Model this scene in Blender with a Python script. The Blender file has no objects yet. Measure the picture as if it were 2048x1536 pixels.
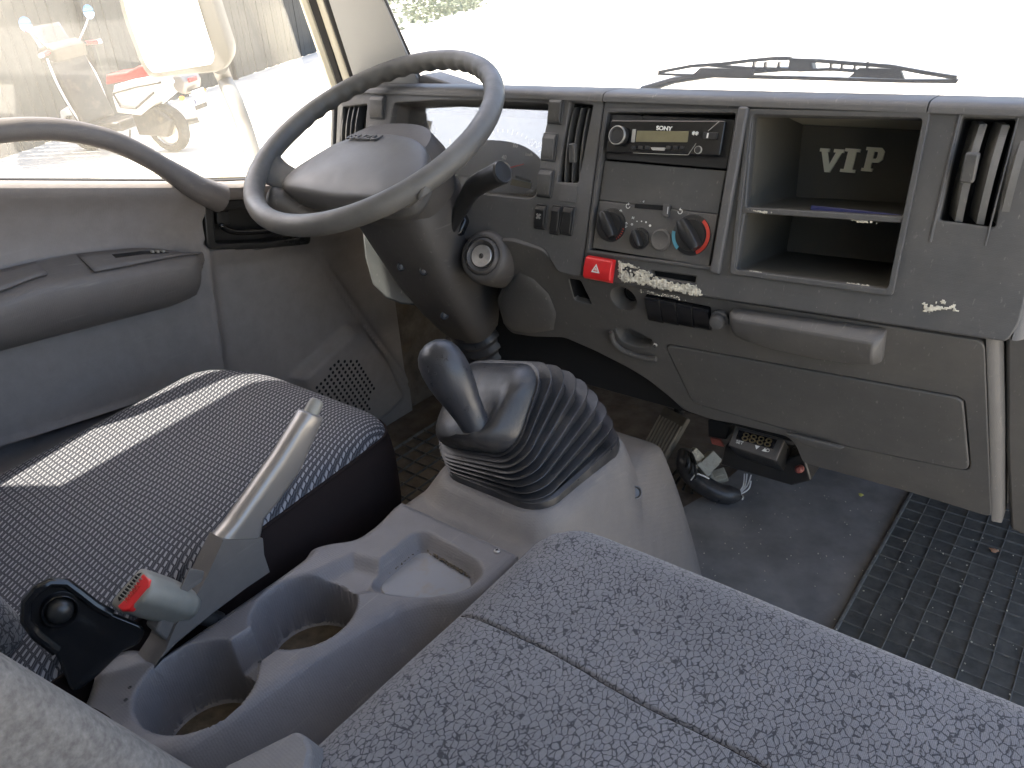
import bpy, bmesh, math, random
from mathutils import Vector, Matrix, Quaternion
from mathutils.geometry import intersect_line_line

S = bpy.context.scene
COL = S.collection
R = math.radians
V = Vector
random.seed(7)

# ------------------------------------------------------------------ camera
# The cab is laid out in cab coordinates (x right, y forward, z up) measured
# from eye level above the passenger seat; the whole place is lifted at the
# end so that the ground outside lies at z = 0.
LIFT = V((0.47, 0.0, 1.40))
FPX = 1523.24                                   # focal length in photo pixels
RX = V((0.796, 0.237, -0.557)); RY = V((0.603, -0.395, 0.693))
RX.normalize(); RY = (RY - RX * RY.dot(RX)).normalized(); RZ = RX.cross(RY)
CAMROT = Matrix((RX, RY, RZ))                   # image axes (right, down, ahead) -> cab axes
cam_d = bpy.data.cameras.new('camera'); cam = bpy.data.objects.new('camera', cam_d); COL.objects.link(cam)
cam_d.sensor_width = 36.0; cam_d.lens = FPX / 2048 * 36.0
cam_d.clip_start = 0.02; cam_d.clip_end = 2000
rot = Matrix((CAMROT.col[0], -CAMROT.col[1], -CAMROT.col[2])).transposed()
cam.matrix_world = Matrix.Translation(LIFT) @ rot.to_4x4()
S.camera = cam
S.render.resolution_x = 1024; S.render.resolution_y = 768

# ------------------------------------------------------------------ world, sun, exposure
SUN_TRAVEL = V((0.42, 0.27, -0.87)).normalized()
elev = math.asin(-SUN_TRAVEL.z)
azim = math.atan2(-SUN_TRAVEL.x, -SUN_TRAVEL.y)
W = bpy.data.worlds.new('World'); S.world = W; W.use_nodes = True
wn = W.node_tree.nodes; wl = W.node_tree.links
bg = wn['Background']; sky = wn.new('ShaderNodeTexSky'); sky.sky_type = 'NISHITA'
sky.sun_disc = False; sky.sun_elevation = elev; sky.sun_rotation = azim % (2 * math.pi)
sky.air_density = 1.0; sky.dust_density = 5.0; sky.ozone_density = 0.6
wl.new(sky.outputs[0], bg.inputs[0]); bg.inputs[1].default_value = 0.15
sun_d = bpy.data.lights.new('sun', 'SUN'); sun_d.energy = 4.2; sun_d.angle = R(0.6); sun_d.color = (1.0, 0.93, 0.80)
sun = bpy.data.objects.new('sun', sun_d); COL.objects.link(sun)
sun.rotation_euler = SUN_TRAVEL.to_track_quat('-Z', 'Y').to_euler(); sun.location = (0, 0, 8)
S.view_settings.view_transform = 'Standard'; S.view_settings.look = 'None'
S.view_settings.exposure = 2.42; S.view_settings.gamma = 1.0; S.view_settings.use_curve_mapping = False
S.render.engine = 'CYCLES'
S.cycles.max_bounces = 10; S.cycles.diffuse_bounces = 6; S.cycles.glossy_bounces = 4
S.cycles.transparent_max_bounces = 12; S.cycles.caustics_reflective = False; S.cycles.caustics_refractive = False

# ------------------------------------------------------------------ surveying helpers
def ray(px, py):
    return CAMROT @ V(((px - 1024) / FPX, (py - 768) / FPX, 1.0))
def onp(px, py, n, d):                           # point of the plane n.p = d seen along a sight line
    r = ray(px, py); return r * (d / V(n).dot(r))
def on_x(px, py, x): return onp(px, py, (1, 0, 0), x)
def on_y(px, py, y): return onp(px, py, (0, 1, 0), y)
def on_z(px, py, z): return onp(px, py, (0, 0, 1), z)
NF = V((0, -1, 0.28)).normalized()               # outward normal of the upper dashboard face
def F(x, z, h=0.0): return V((x, 0.98 + 0.28 * z, z)) + NF * h
def on_f(px, py, h=0.0):
    return onp(px, py, (0, 1, -0.28), 0.98) if h == 0 else onp(px, py, NF, NF.dot(F(0, 0, h)))
NL = V((0, -1, -0.28)).normalized()              # outward normal of the lower dashboard face
def L(x, z, h=0.0): return V((x, 0.885 + 0.28 * (-0.37 - z), z)) + NL * h
def on_l(px, py, h=0.0): return onp(px, py, NL, NL.dot(L(0, -0.5, h)))

# ------------------------------------------------------------------ object helpers
WLOC = {}
def thing(name, label, cat, loc=(0, 0, 0), group=None):
    o = bpy.data.objects.new(name, None); COL.objects.link(o)
    o.empty_display_size = 0.1; o.location = V(loc); WLOC[o] = V(loc)
    o['label'] = label; o['category'] = cat
    if group: o['group'] = group
    return o
def tag(o, label=None, cat=None, group=None, kind=None):
    if label: o['label'] = label
    if cat: o['category'] = cat
    if group: o['group'] = group
    if kind: o['kind'] = kind
    return o
def obj(name, vf, mat, parent=None, ang=35, bev=0, seg=2, sub=0, flat=False, solid=0, fix=False):
    vs, fs = vf[0], vf[1]
    vs = [V(v) for v in vs]
    c = sum(vs, V((0, 0, 0))) / max(1, len(vs))
    me = bpy.data.meshes.new(name)
    me.from_pydata([tuple(v - c) for v in vs], [], fs)
    me.update()
    if fix:
        b = bmesh.new(); b.from_mesh(me); bmesh.ops.remove_doubles(b, verts=b.verts, dist=1e-5)
        bmesh.ops.recalc_face_normals(b, faces=b.faces); b.to_mesh(me); b.free()
    if not flat:
        me.shade_smooth(); me.set_sharp_from_angle(angle=R(ang))
    me.materials.append(mat)
    o = bpy.data.objects.new(name, me); COL.objects.link(o)
    p0 = WLOC[parent] if parent else V((0, 0, 0))
    o.location = c - p0; WLOC[o] = c
    if parent: o.parent = parent
    if solid:
        m = o.modifiers.new('solid', 'SOLIDIFY'); m.thickness = solid; m.offset = 0
    if bev:
        m = o.modifiers.new('bevel', 'BEVEL'); m.width = bev; m.segments = seg; m.limit_method = 'ANGLE'; m.angle_limit = R(40)
        m.harden_normals = False
    if sub:
        m = o.modifiers.new('sub', 'SUBSURF'); m.levels = sub; m.render_levels = sub
    return o
def copy_to(o, pos, parent=None, rot=None):
    c = o.copy(); COL.objects.link(c)
    p = parent if parent else o.parent
    c.parent = p
    c.location = V(pos) - (WLOC[p] if p else V((0, 0, 0))); WLOC[c] = V(pos)
    if rot: c.rotation_euler = rot
    return c
def join(*parts):
    vs, fs = [], []
    for p in parts:
        n = len(vs); vs += [V(v) for v in p[0]]; fs += [tuple(i + n for i in f) for f in p[1]]
    return vs, fs
def frame(N, up=(0, 0, 1)):                      # right-handed (U, Vv, N)
    N = V(N).normalized(); U = V(up).cross(N)
    if U.length < 1e-4: U = V((1, 0, 0))
    U.normalize(); return U, N.cross(U), N
def box(c, sx, sy, sz, fr=None):
    c = V(c); U, Y, N = fr if fr else (V((1, 0, 0)), V((0, 1, 0)), V((0, 0, 1)))
    vs = [c + U * (a * sx / 2) + Y * (b * sy / 2) + N * (d * sz / 2) for d in (-1, 1) for b in (-1, 1) for a in (-1, 1)]
    return vs, [(0, 2, 3, 1), (4, 5, 7, 6), (0, 1, 5, 4), (2, 6, 7, 3), (0, 4, 6, 2), (1, 3, 7, 5)]
def prism(front, depth_vec):                     # polygon and its copy shifted by depth_vec
    front = [V(p) for p in front]; n = len(front); d = V(depth_vec)
    # orientation
    nn = V((0, 0, 0))
    for i in range(n): nn += front[i].cross(front[(i + 1) % n])
    if nn.dot(d) > 0: front = front[::-1]
    vs = front + [p + d for p in front]
    fs = [tuple(range(n)), tuple(range(2 * n - 1, n - 1, -1))]
    fs += [(i, n + i, n + (i + 1) % n, (i + 1) % n) for i in range(n)]
    return vs, fs
def loft(rings, cap0=True, cap1=True, closed=True):
    vs, fs = [], []; n = len(rings[0])
    for r in rings: vs += [V(p) for p in r]
    for k in range(len(rings) - 1):
        for i in range(n if closed else n - 1):
            j = (i + 1) % n
            fs.append((k * n + i, k * n + j, (k + 1) * n + j, (k + 1) * n + i))
    if cap0: fs.append(tuple(range(n - 1, -1, -1)))
    if cap1: fs.append(tuple((len(rings) - 1) * n + i for i in range(n)))
    return vs, fs
def tube(path, r, n=10, caps=True):
    path = [V(p) for p in path]; rs = r if isinstance(r, (list, tuple)) else [r] * len(path)
    rings = []; prev = None
    for i, p in enumerate(path):
        t = (path[min(i + 1, len(path) - 1)] - path[max(i - 1, 0)]).normalized()
        if prev is None:
            a = t.orthogonal().normalized()
        else:
            a = (prev - t * prev.dot(t)).normalized()
        prev = a; b = t.cross(a)
        rings.append([p + a * (math.cos(2 * math.pi * k / n) * rs[i]) + b * (math.sin(2 * math.pi * k / n) * rs[i]) for k in range(n)])
    return loft(rings, caps, caps)
def smooth_path(pts, n=6):
    pts = [V(p) for p in pts]; out = []
    for i in range(len(pts) - 1):
        p0 = pts[max(0, i - 1)]; p1 = pts[i]; p2 = pts[i + 1]; p3 = pts[min(len(pts) - 1, i + 2)]
        for k in range(n):
            t = k / n
            out.append(0.5 * ((2 * p1) + (p2 - p0) * t + (2 * p0 - 5 * p1 + 4 * p2 - p3) * t * t + (-p0 + 3 * p1 - 3 * p2 + p3) * t ** 3))
    out.append(pts[-1]); return out
def lathe(prof, c, axis, n=24, caps=True):       # prof: (radius, distance along axis)
    U, Y, N = frame(axis, (0, 0, 1) if abs(V(axis).normalized().z) < 0.9 else (0, 1, 0)); c = V(c)
    rings = [[c + N * h + U * (r * math.cos(2 * math.pi * k / n)) + Y * (r * math.sin(2 * math.pi * k / n)) for k in range(n)] for r, h in prof]
    return loft(rings, caps, caps)
def rrect(hx, hy, r, n=5):
    out = []
    for cx, cy, a0 in ((hx - r, hy - r, 0), (-hx + r, hy - r, 90), (-hx + r, -hy + r, 180), (hx - r, -hy + r, 270)):
        for k in range(n + 1):
            a = R(a0 + 90 * k / n); out.append((cx + r * math.cos(a), cy + r * math.sin(a)))
    return out
def rpoly(pts, r, n=4):                          # round the corners of a 2-D polygon
    out = []; m = len(pts)
    for i in range(m):
        p = V(pts[i]).to_2d(); a = V(pts[i - 1]).to_2d(); b = V(pts[(i + 1) % m]).to_2d()
        da = (a - p); db = (b - p); la, lb = da.length, db.length
        rr = min(r, la * 0.45, lb * 0.45); pa = p + da / la * rr; pb = p + db / lb * rr
        for k in range(n + 1):
            t = k / n; q = pa * (1 - t) ** 2 + p * 2 * t * (1 - t) + pb * t * t
            out.append((q.x, q.y))
    return out
def xz(pts): return [(p.x, p.z) for p in pts]
_tmp = bpy.data.collections.new('tmp')
def curve_mesh(cu):
    o = bpy.data.objects.new('tmp', cu); COL.objects.link(o)
    dg = bpy.context.evaluated_depsgraph_get(); me = bpy.data.meshes.new_from_object(o.evaluated_get(dg))
    vs = [v.co.copy() for v in me.vertices]; fs = [tuple(p.vertices) for p in me.polygons]
    bpy.data.objects.remove(o); bpy.data.meshes.remove(me); return vs, fs
def plate(outer, holes, th, bev=0.0):            # flat plate with holes in local x,y ; front at z=0, body below
    cu = bpy.data.curves.new('plate', 'CURVE'); cu.dimensions = '2D'; cu.fill_mode = 'BOTH'
    cu.extrude = th / 2 - bev; cu.bevel_depth = bev; cu.bevel_resolution = 2; cu.offset = -bev
    for poly in [outer] + list(holes):
        s = cu.splines.new('POLY'); s.points.add(len(poly) - 1); s.use_cyclic_u = True
        for i, p in enumerate(poly): s.points[i].co = (p[0], p[1], 0, 1)
    vs, fs = curve_mesh(cu); bpy.data.curves.remove(cu)
    return [v - V((0, 0, th / 2)) for v in vs], fs
def remap(vf, fn): return [fn(V(v)) for v in vf[0]], vf[1]
def text_mesh(body, size, depth=0.0004, shear=0.0, sx=1.0, off=0.0):
    cu = bpy.data.curves.new('t', 'FONT'); cu.body = body; cu.size = size; cu.extrude = depth; cu.shear = shear
    cu.align_x = 'CENTER'; cu.align_y = 'CENTER'; cu.offset = off
    vs, fs = curve_mesh(cu); bpy.data.curves.remove(cu)
    return [V((v.x * sx, v.y, v.z)) for v in vs], fs
def place(vf, o, U, Y, N): return remap(vf, lambda v: V(o) + V(U) * v.x + V(Y) * v.y + V(N) * v.z)
def sstep(a, b, x):
    t = max(0.0, min(1.0, (x - a) / (b - a))); return t * t * (3 - 2 * t)
def lerp(a, b, t): return a + (b - a) * t
def interp(tab, x):
    if x <= tab[0][0]: return tab[0][1]
    for (x0, y0), (x1, y1) in zip(tab, tab[1:]):
        if x <= x1: return y0 + (y1 - y0) * (x - x0) / (x1 - x0)
    return tab[-1][1]
def grid(nu, nv, fn):
    vs = [fn(i / nu, j / nv) for i in range(nu + 1) for j in range(nv + 1)]
    fs = [(i * (nv + 1) + j, (i + 1) * (nv + 1) + j, (i + 1) * (nv + 1) + j + 1, i * (nv + 1) + j + 1) for i in range(nu) for j in range(nv)]
    return vs, fs

# ------------------------------------------------------------------ materials
def nodes_of(m): return m.node_tree.nodes, m.node_tree.links
def mat(name, col, rough=0.5, metal=0.0, spec=0.5, grain=0.0, gscale=700, var=0.0, vscale=6, dirt=None, dscale=18, damt=0.0, coat=0.0, rvar=0.0, emit=None):
    m = bpy.data.materials.new(name); m.use_nodes = True; n, l = nodes_of(m); b = n['Principled BSDF']
    b.inputs['Roughness'].default_value = rough; b.inputs['Metallic'].default_value = metal
    b.inputs['Specular IOR Level'].default_value = spec; b.inputs['Coat Weight'].default_value = coat
    c4 = (*col, 1); b.inputs['Base Color'].default_value = c4
    tc = n.new('ShaderNodeTexCoord'); out = None
    def noise(sc, det=3, r=0.5):
        t = n.new('ShaderNodeTexNoise'); t.inputs['Scale'].default_value = sc; t.inputs['Detail'].default_value = det
        t.inputs['Roughness'].default_value = r; l.new(tc.outputs['Object'], t.inputs['Vector']); return t.outputs['Fac']
    if var:
        t = noise(vscale, 4, 0.6); mx = n.new('ShaderNodeMix'); mx.data_type = 'RGBA'
        rp = n.new('ShaderNodeMapRange'); rp.inputs[1].default_value = 0.3; rp.inputs[2].default_value = 0.7; l.new(t, rp.inputs[0])
        l.new(rp.outputs[0], mx.inputs[0]); mx.inputs[6].default_value = (*[c * (1 - var) for c in col], 1); mx.inputs[7].default_value = (*[min(1, c * (1 + var)) for c in col], 1)
        out = mx.outputs[2]
    if dirt:
        t = noise(dscale, 6, 0.7); rp = n.new('ShaderNodeMapRange'); rp.inputs[1].default_value = 0.52; rp.inputs[2].default_value = 0.75
        rp.inputs[4].default_value = damt; l.new(t, rp.inputs[0])
        mx = n.new('ShaderNodeMix'); mx.data_type = 'RGBA'; l.new(rp.outputs[0], mx.inputs[0])
        if out: l.new(out, mx.inputs[6])
        else: mx.inputs[6].default_value = c4
        mx.inputs[7].default_value = (*dirt, 1); out = mx.outputs[2]
    if out: l.new(out, b.inputs['Base Color'])
    if rvar:
        t = noise(vscale * 2.3, 5, 0.65); rp = n.new('ShaderNodeMapRange'); rp.inputs[3].default_value = max(0.05, rough - rvar); rp.inputs[4].default_value = min(1, rough + rvar)
        rp.inputs[1].default_value = 0.3; rp.inputs[2].default_value = 0.7; l.new(t, rp.inputs[0]); l.new(rp.outputs[0], b.inputs['Roughness'])
    if grain:
        t = noise(gscale, 2, 0.6); bp = n.new('ShaderNodeBump'); bp.inputs['Strength'].default_value = grain; bp.inputs['Distance'].default_value = 0.0006
        l.new(t, bp.inputs['Height']); l.new(bp.outputs[0], b.inputs['Normal'])
    if emit: b.inputs['Emission Color'].default_value = (*emit[0], 1); b.inputs['Emission Strength'].default_value = emit[1]
    return m
def plastic(name, col, rough=0.5, pit=0.35, scale=620, dust=0.35, dustcol=(0.16, 0.145, 0.12), spec=0.45):
    """moulded interior plastic: diagonal pebble grain, uneven dust, fine scuffs"""
    m = bpy.data.materials.new(name); m.use_nodes = True; n, l = nodes_of(m); b = n['Principled BSDF']
    b.inputs['Specular IOR Level'].default_value = spec
    tc = n.new('ShaderNodeTexCoord')
    big = n.new('ShaderNodeTexNoise'); big.inputs['Scale'].default_value = 5.5; big.inputs['Detail'].default_value = 7; big.inputs['Roughness'].default_value = 0.65
    l.new(tc.outputs['Object'], big.inputs['Vector'])
    rp = n.new('ShaderNodeMapRange'); rp.inputs[1].default_value = 0.42; rp.inputs[2].default_value = 0.72; rp.inputs[4].default_value = dust; l.new(big.outputs['Fac'], rp.inputs[0])
    mx = n.new('ShaderNodeMix'); mx.data_type = 'RGBA'; mx.inputs[6].default_value = (*col, 1); mx.inputs[7].default_value = (*dustcol, 1); l.new(rp.outputs[0], mx.inputs[0])
    # specks of dust and short scratches
    sp = n.new('ShaderNodeTexVoronoi'); sp.inputs['Scale'].default_value = 85; l.new(tc.outputs['Object'], sp.inputs['Vector'])
    sc = n.new('ShaderNodeMapRange'); sc.inputs[1].default_value = 0.035; sc.inputs[2].default_value = 0.06; sc.inputs[3].default_value = 0.55; sc.inputs[4].default_value = 0.0; l.new(sp.outputs['Distance'], sc.inputs[0])
    gate = n.new('ShaderNodeSeparateColor'); l.new(sp.outputs['Color'], gate.inputs[0])
    gt = n.new('ShaderNodeMath'); gt.operation = 'GREATER_THAN'; gt.inputs[1].default_value = 0.86; l.new(gate.outputs[0], gt.inputs[0])
    ml = n.new('ShaderNodeMath'); ml.operation = 'MULTIPLY'; l.new(sc.outputs[0], ml.inputs[0]); l.new(gt.outputs[0], ml.inputs[1])
    mp = n.new('ShaderNodeMapping'); mp.inputs['Rotation'].default_value = (0.4, 0.9, 0.7); mp.inputs['Scale'].default_value = (260, 9, 120); l.new(tc.outputs['Object'], mp.inputs['Vector'])
    scr = n.new('ShaderNodeTexNoise'); scr.inputs['Scale'].default_value = 1.0; scr.inputs['Detail'].default_value = 2; l.new(mp.outputs[0], scr.inputs['Vector'])
    scm = n.new('ShaderNodeMapRange'); scm.inputs[1].default_value = 0.66; scm.inputs[2].default_value = 0.80; scm.inputs[4].default_value = 0.35; l.new(scr.outputs['Fac'], scm.inputs[0])
    ad = n.new('ShaderNodeMath'); ad.operation = 'MAXIMUM'; l.new(ml.outputs[0], ad.inputs[0]); l.new(scm.outputs[0], ad.inputs[1])
    mx2 = n.new('ShaderNodeMix'); mx2.data_type = 'RGBA'; l.new(mx.outputs[2], mx2.inputs[6]); mx2.inputs[7].default_value = (0.30, 0.28, 0.25, 1); l.new(ad.outputs[0], mx2.inputs[0])
    mid = n.new('ShaderNodeTexNoise'); mid.inputs['Scale'].default_value = 38; mid.inputs['Detail'].default_value = 6; mid.inputs['Roughness'].default_value = 0.7
    l.new(tc.outputs['Object'], mid.inputs['Vector'])
    mr = n.new('ShaderNodeMapRange'); mr.inputs[1].default_value = 0.3; mr.inputs[2].default_value = 0.7; mr.inputs[3].default_value = 0.92; mr.inputs[4].default_value = 1.08; l.new(mid.outputs['Fac'], mr.inputs[0])
    vs_ = n.new('ShaderNodeVectorMath'); vs_.operation = 'SCALE'; l.new(mx2.outputs[2], vs_.inputs[0]); l.new(mr.outputs[0], vs_.inputs['Scale'])
    l.new(vs_.outputs[0], b.inputs['Base Color'])
    rr = n.new('ShaderNodeMapRange'); rr.inputs[1].default_value = 0.3; rr.inputs[2].default_value = 0.75; rr.inputs[3].default_value = rough - 0.08; rr.inputs[4].default_value = rough + 0.18
    l.new(big.outputs['Fac'], rr.inputs[0]); l.new(rr.outputs[0], b.inputs['Roughness'])
    v = n.new('ShaderNodeTexVoronoi'); v.inputs['Scale'].default_value = scale; v.inputs['Randomness'].default_value = 0.35; l.new(tc.outputs['Object'], v.inputs['Vector'])
    bp = n.new('ShaderNodeBump'); bp.inputs['Strength'].default_value = pit; bp.inputs['Distance'].default_value = 0.0005; l.new(v.outputs['Distance'], bp.inputs['Height'])
    l.new(bp.outputs[0], b.inputs['Normal'])
    return m

M = {}
M['dash_dark'] = plastic('dash_dark_plastic', (0.066, 0.066, 0.065), 0.48, dust=0.32)
M['dash_low'] = plastic('dash_brown_grey_plastic', (0.088, 0.084, 0.079), 0.56, dust=0.40)
M['dash_top'] = plastic('dash_top_plastic', (0.088, 0.087, 0.086), 0.52, dust=0.25)
M['door'] = plastic('door_grey_plastic', (0.245, 0.220, 0.205), 0.60, scale=420, pit=0.5, dust=0.2, dustcol=(0.2, 0.185, 0.17))
M['arm'] = plastic('armrest_plastic', (0.155, 0.140, 0.132), 0.48, scale=420, pit=0.5, dust=0.2)
M['console'] = plastic('console_plastic', (0.140, 0.134, 0.140), 0.46, scale=420, pit=0.6, dust=0.3, dustcol=(0.20, 0.18, 0.15))
M['cover'] = plastic('shift_cover_plastic', (0.135, 0.128, 0.127), 0.50, scale=420, pit=0.6, dust=0.4, dustcol=(0.24, 0.21, 0.17))
M['brake'] = plastic('handbrake_plastic', (0.125, 0.115, 0.108), 0.48, dust=0.15)
M['column'] = plastic('column_plastic', (0.066, 0.061, 0.058), 0.48, dust=0.25)
M['wheel'] = mat('wheel_rubber', (0.095, 0.092, 0.086), 0.5, grain=0.35, gscale=420, var=0.25, vscale=14, dirt=(0.15, 0.135, 0.11), dscale=30, damt=0.35, rvar=0.12)
M['pad'] = mat('wheel_pad_plastic', (0.095, 0.093, 0.090), 0.48, grain=0.25, gscale=900, var=0.12, rvar=0.1)
M['black'] = mat('black_plastic', (0.018, 0.018, 0.018), 0.35, grain=0.15, rvar=0.12)
M['blackgloss'] = mat('black_gloss', (0.012, 0.012, 0.013), 0.12, rvar=0.05)
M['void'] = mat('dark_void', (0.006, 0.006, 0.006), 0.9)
M['rubber'] = mat('black_rubber', (0.030, 0.030, 0.032), 0.40, grain=0.35, gscale=520, var=0.35, vscale=22, dirt=(0.13, 0.11, 0.085), dscale=26, damt=0.45, rvar=0.15)
M['knob'] = mat('worn_knob_rubber', (0.034, 0.035, 0.040), 0.36, grain=0.25, gscale=300, var=0.3, vscale=30, rvar=0.12)
M['red'] = mat('red_plastic', (0.62, 0.020, 0.022), 0.38, grain=0.1, var=0.12, vscale=60, rvar=0.1)
M['white'] = mat('white_print', (0.70, 0.70, 0.66), 0.5)
M['grey_print'] = mat('grey_print', (0.34, 0.33, 0.30), 0.5)
M['metal'] = mat('brushed_metal', (0.55, 0.53, 0.50), 0.33, metal=0.9, grain=0.25, gscale=900, var=0.2, vscale=60)
M['chrome'] = mat('chrome', (0.75, 0.75, 0.74), 0.12, metal=1.0)
M['steel_dark'] = mat('dark_steel', (0.09, 0.085, 0.08), 0.4, metal=0.6, dirt=(0.12, 0.07, 0.03), dscale=40, damt=0.5)
M['silver'] = mat('silver_paint', (0.25, 0.235, 0.22), 0.30, metal=0.45, var=0.04, vscale=12)
M['beige'] = mat('buckle_plastic', (0.21, 0.205, 0.18), 0.42, var=0.1, vscale=40, dirt=(0.12, 0.10, 0.08), dscale=50, damt=0.25)
M['letters'] = mat('cream_letters', (0.86, 0.84, 0.68), 0.55)
M['foam'] = mat('foam_residue', (0.52, 0.49, 0.40), 0.9, grain=1.0, gscale=260, var=0.45, vscale=160)
M['screen'] = mat('display_film', (0.17, 0.155, 0.09), 0.25, var=0.15, vscale=30)
M['tray_floor'] = mat('tray_floor', (0.19, 0.19, 0.20), 0.4, dirt=(0.20, 0.14, 0.07), dscale=40, damt=0.6)
M['gauge'] = mat('gauge_print', (0.16, 0.18, 0.21), 0.5, var=0.15)
M['pocket'] = mat('compartment_liner', (0.080, 0.076, 0.062), 0.75, grain=0.3, dirt=(0.12, 0.10, 0.06), dscale=22, damt=0.35)
M['blue'] = mat('blue_folder', (0.02, 0.025, 0.10), 0.3)
M['cream'] = mat('cream_paint', (0.62, 0.58, 0.46), 0.4, var=0.06)
M['trim_light'] = mat('pillar_trim', (0.38, 0.38, 0.37), 0.55, grain=0.3, gscale=600)
M['headliner'] = mat('headliner_cloth', (0.42, 0.41, 0.38), 0.9, grain=0.4, gscale=500)
M['seal'] = mat('door_seal_rubber', (0.045, 0.042, 0.040), 0.6)
M['dirt'] = mat('dry_dirt', (0.075, 0.058, 0.038), 0.9, grain=0.8, gscale=200, var=0.4, vscale=80)
M['carpet'] = mat('dirty_footwell', (0.115, 0.095, 0.075), 0.9, grain=1.0, gscale=240, var=0.4, vscale=26, dirt=(0.13, 0.09, 0.05), dscale=20, damt=0.8)
M['vinyl'] = mat('floor_vinyl', (0.170, 0.168, 0.168), 0.50, grain=0.3, gscale=320, var=0.30, vscale=11, dirt=(0.28, 0.26, 0.23), dscale=24, damt=0.40, rvar=0.15)
M['mat_rubber'] = mat('mat_rubber', (0.055, 0.058, 0.056), 0.5, grain=0.35, gscale=300, var=0.35, vscale=45, dirt=(0.12, 0.115, 0.105), dscale=55, damt=0.40, rvar=0.15)
M['mat_rib'] = mat('mat_rib_rubber', (0.105, 0.105, 0.10), 0.55, grain=0.3, gscale=300, var=0.3, vscale=60, dirt=(0.20, 0.185, 0.16), dscale=60, damt=0.5)
M['conn'] = mat('connector_nylon', (0.33, 0.32, 0.27), 0.45, dirt=(0.12, 0.09, 0.06), dscale=70, damt=0.5)
M['wire'] = mat('white_wire', (0.72, 0.72, 0.70), 0.4)
M['tape'] = mat('red_tape', (0.20, 0.055, 0.045), 0.5, var=0.3, vscale=60)
M['orange'] = mat('orange_lens', (0.9, 0.32, 0.03), 0.25)
M['digit'] = mat('unlit_digit', (0.10, 0.075, 0.035), 0.4)

def glass(name, dust=0.06, tint=(1, 1, 1), gloss=1.0):
    m = bpy.data.materials.new(name); m.use_nodes = True; n, l = nodes_of(m)
    for x in list(n):
        if x.type == 'BSDF_PRINCIPLED': n.remove(x)
    out = n['Material Output']; tr = n.new('ShaderNodeBsdfTransparent'); tr.inputs[0].default_value = (*tint, 1)
    gl = n.new('ShaderNodeBsdfGlossy'); gl.inputs['Roughness'].default_value = 0.02; lw = n.new('ShaderNodeLayerWeight'); lw.inputs[0].default_value = 0.5
    pw = n.new('ShaderNodeMath'); pw.operation = 'POWER'; pw.inputs[1].default_value = 4.5; l.new(lw.outputs['Facing'], pw.inputs[0])
    fm = n.new('ShaderNodeMath'); fm.operation = 'MULTIPLY_ADD'; fm.inputs[1].default_value = 0.9; fm.inputs[2].default_value = 0.045 * gloss; l.new(pw.outputs[0], fm.inputs[0])
    m1 = n.new('ShaderNodeMixShader'); l.new(fm.outputs[0], m1.inputs[0]); l.new(tr.outputs[0], m1.inputs[1]); l.new(gl.outputs[0], m1.inputs[2])
    if dust:
        tl = n.new('ShaderNodeBsdfTranslucent'); tl.inputs[0].default_value = (0.9, 0.86, 0.76, 1)
        df = n.new('ShaderNodeBsdfDiffuse'); df.inputs[0].default_value = (0.75, 0.71, 0.62, 1); a = n.new('ShaderNodeMixShader'); a.inputs[0].default_value = 0.35
        l.new(tl.outputs[0], a.inputs[1]); l.new(df.outputs[0], a.inputs[2])
        tc = n.new('ShaderNodeTexCoord'); t = n.new('ShaderNodeTexNoise'); t.inputs['Scale'].default_value = 3.2; t.inputs['Detail'].default_value = 7; l.new(tc.outputs['Object'], t.inputs['Vector'])
        rp = n.new('ShaderNodeMapRange'); rp.inputs[1].default_value = 0.3; rp.inputs[2].default_value = 0.75; rp.inputs[3].default_value = dust * 0.6; rp.inputs[4].default_value = dust * 1.5; l.new(t.outputs['Fac'], rp.inputs[0])
        m2 = n.new('ShaderNodeMixShader'); l.new(rp.outputs[0], m2.inputs[0]); l.new(m1.outputs[0], m2.inputs[1]); l.new(a.outputs[0], m2.inputs[2]); l.new(m2.outputs[0], out.inputs[0])
    else: l.new(m1.outputs[0], out.inputs[0])
    return m
M['glass'] = glass('window_glass', 0.055); M['windscreen'] = glass('windscreen_glass', 0.045); M['lens'] = glass('gauge_lens', 0.10, gloss=4.0)  # dust film on the windows, its amount also imitating the glare haze

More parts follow.
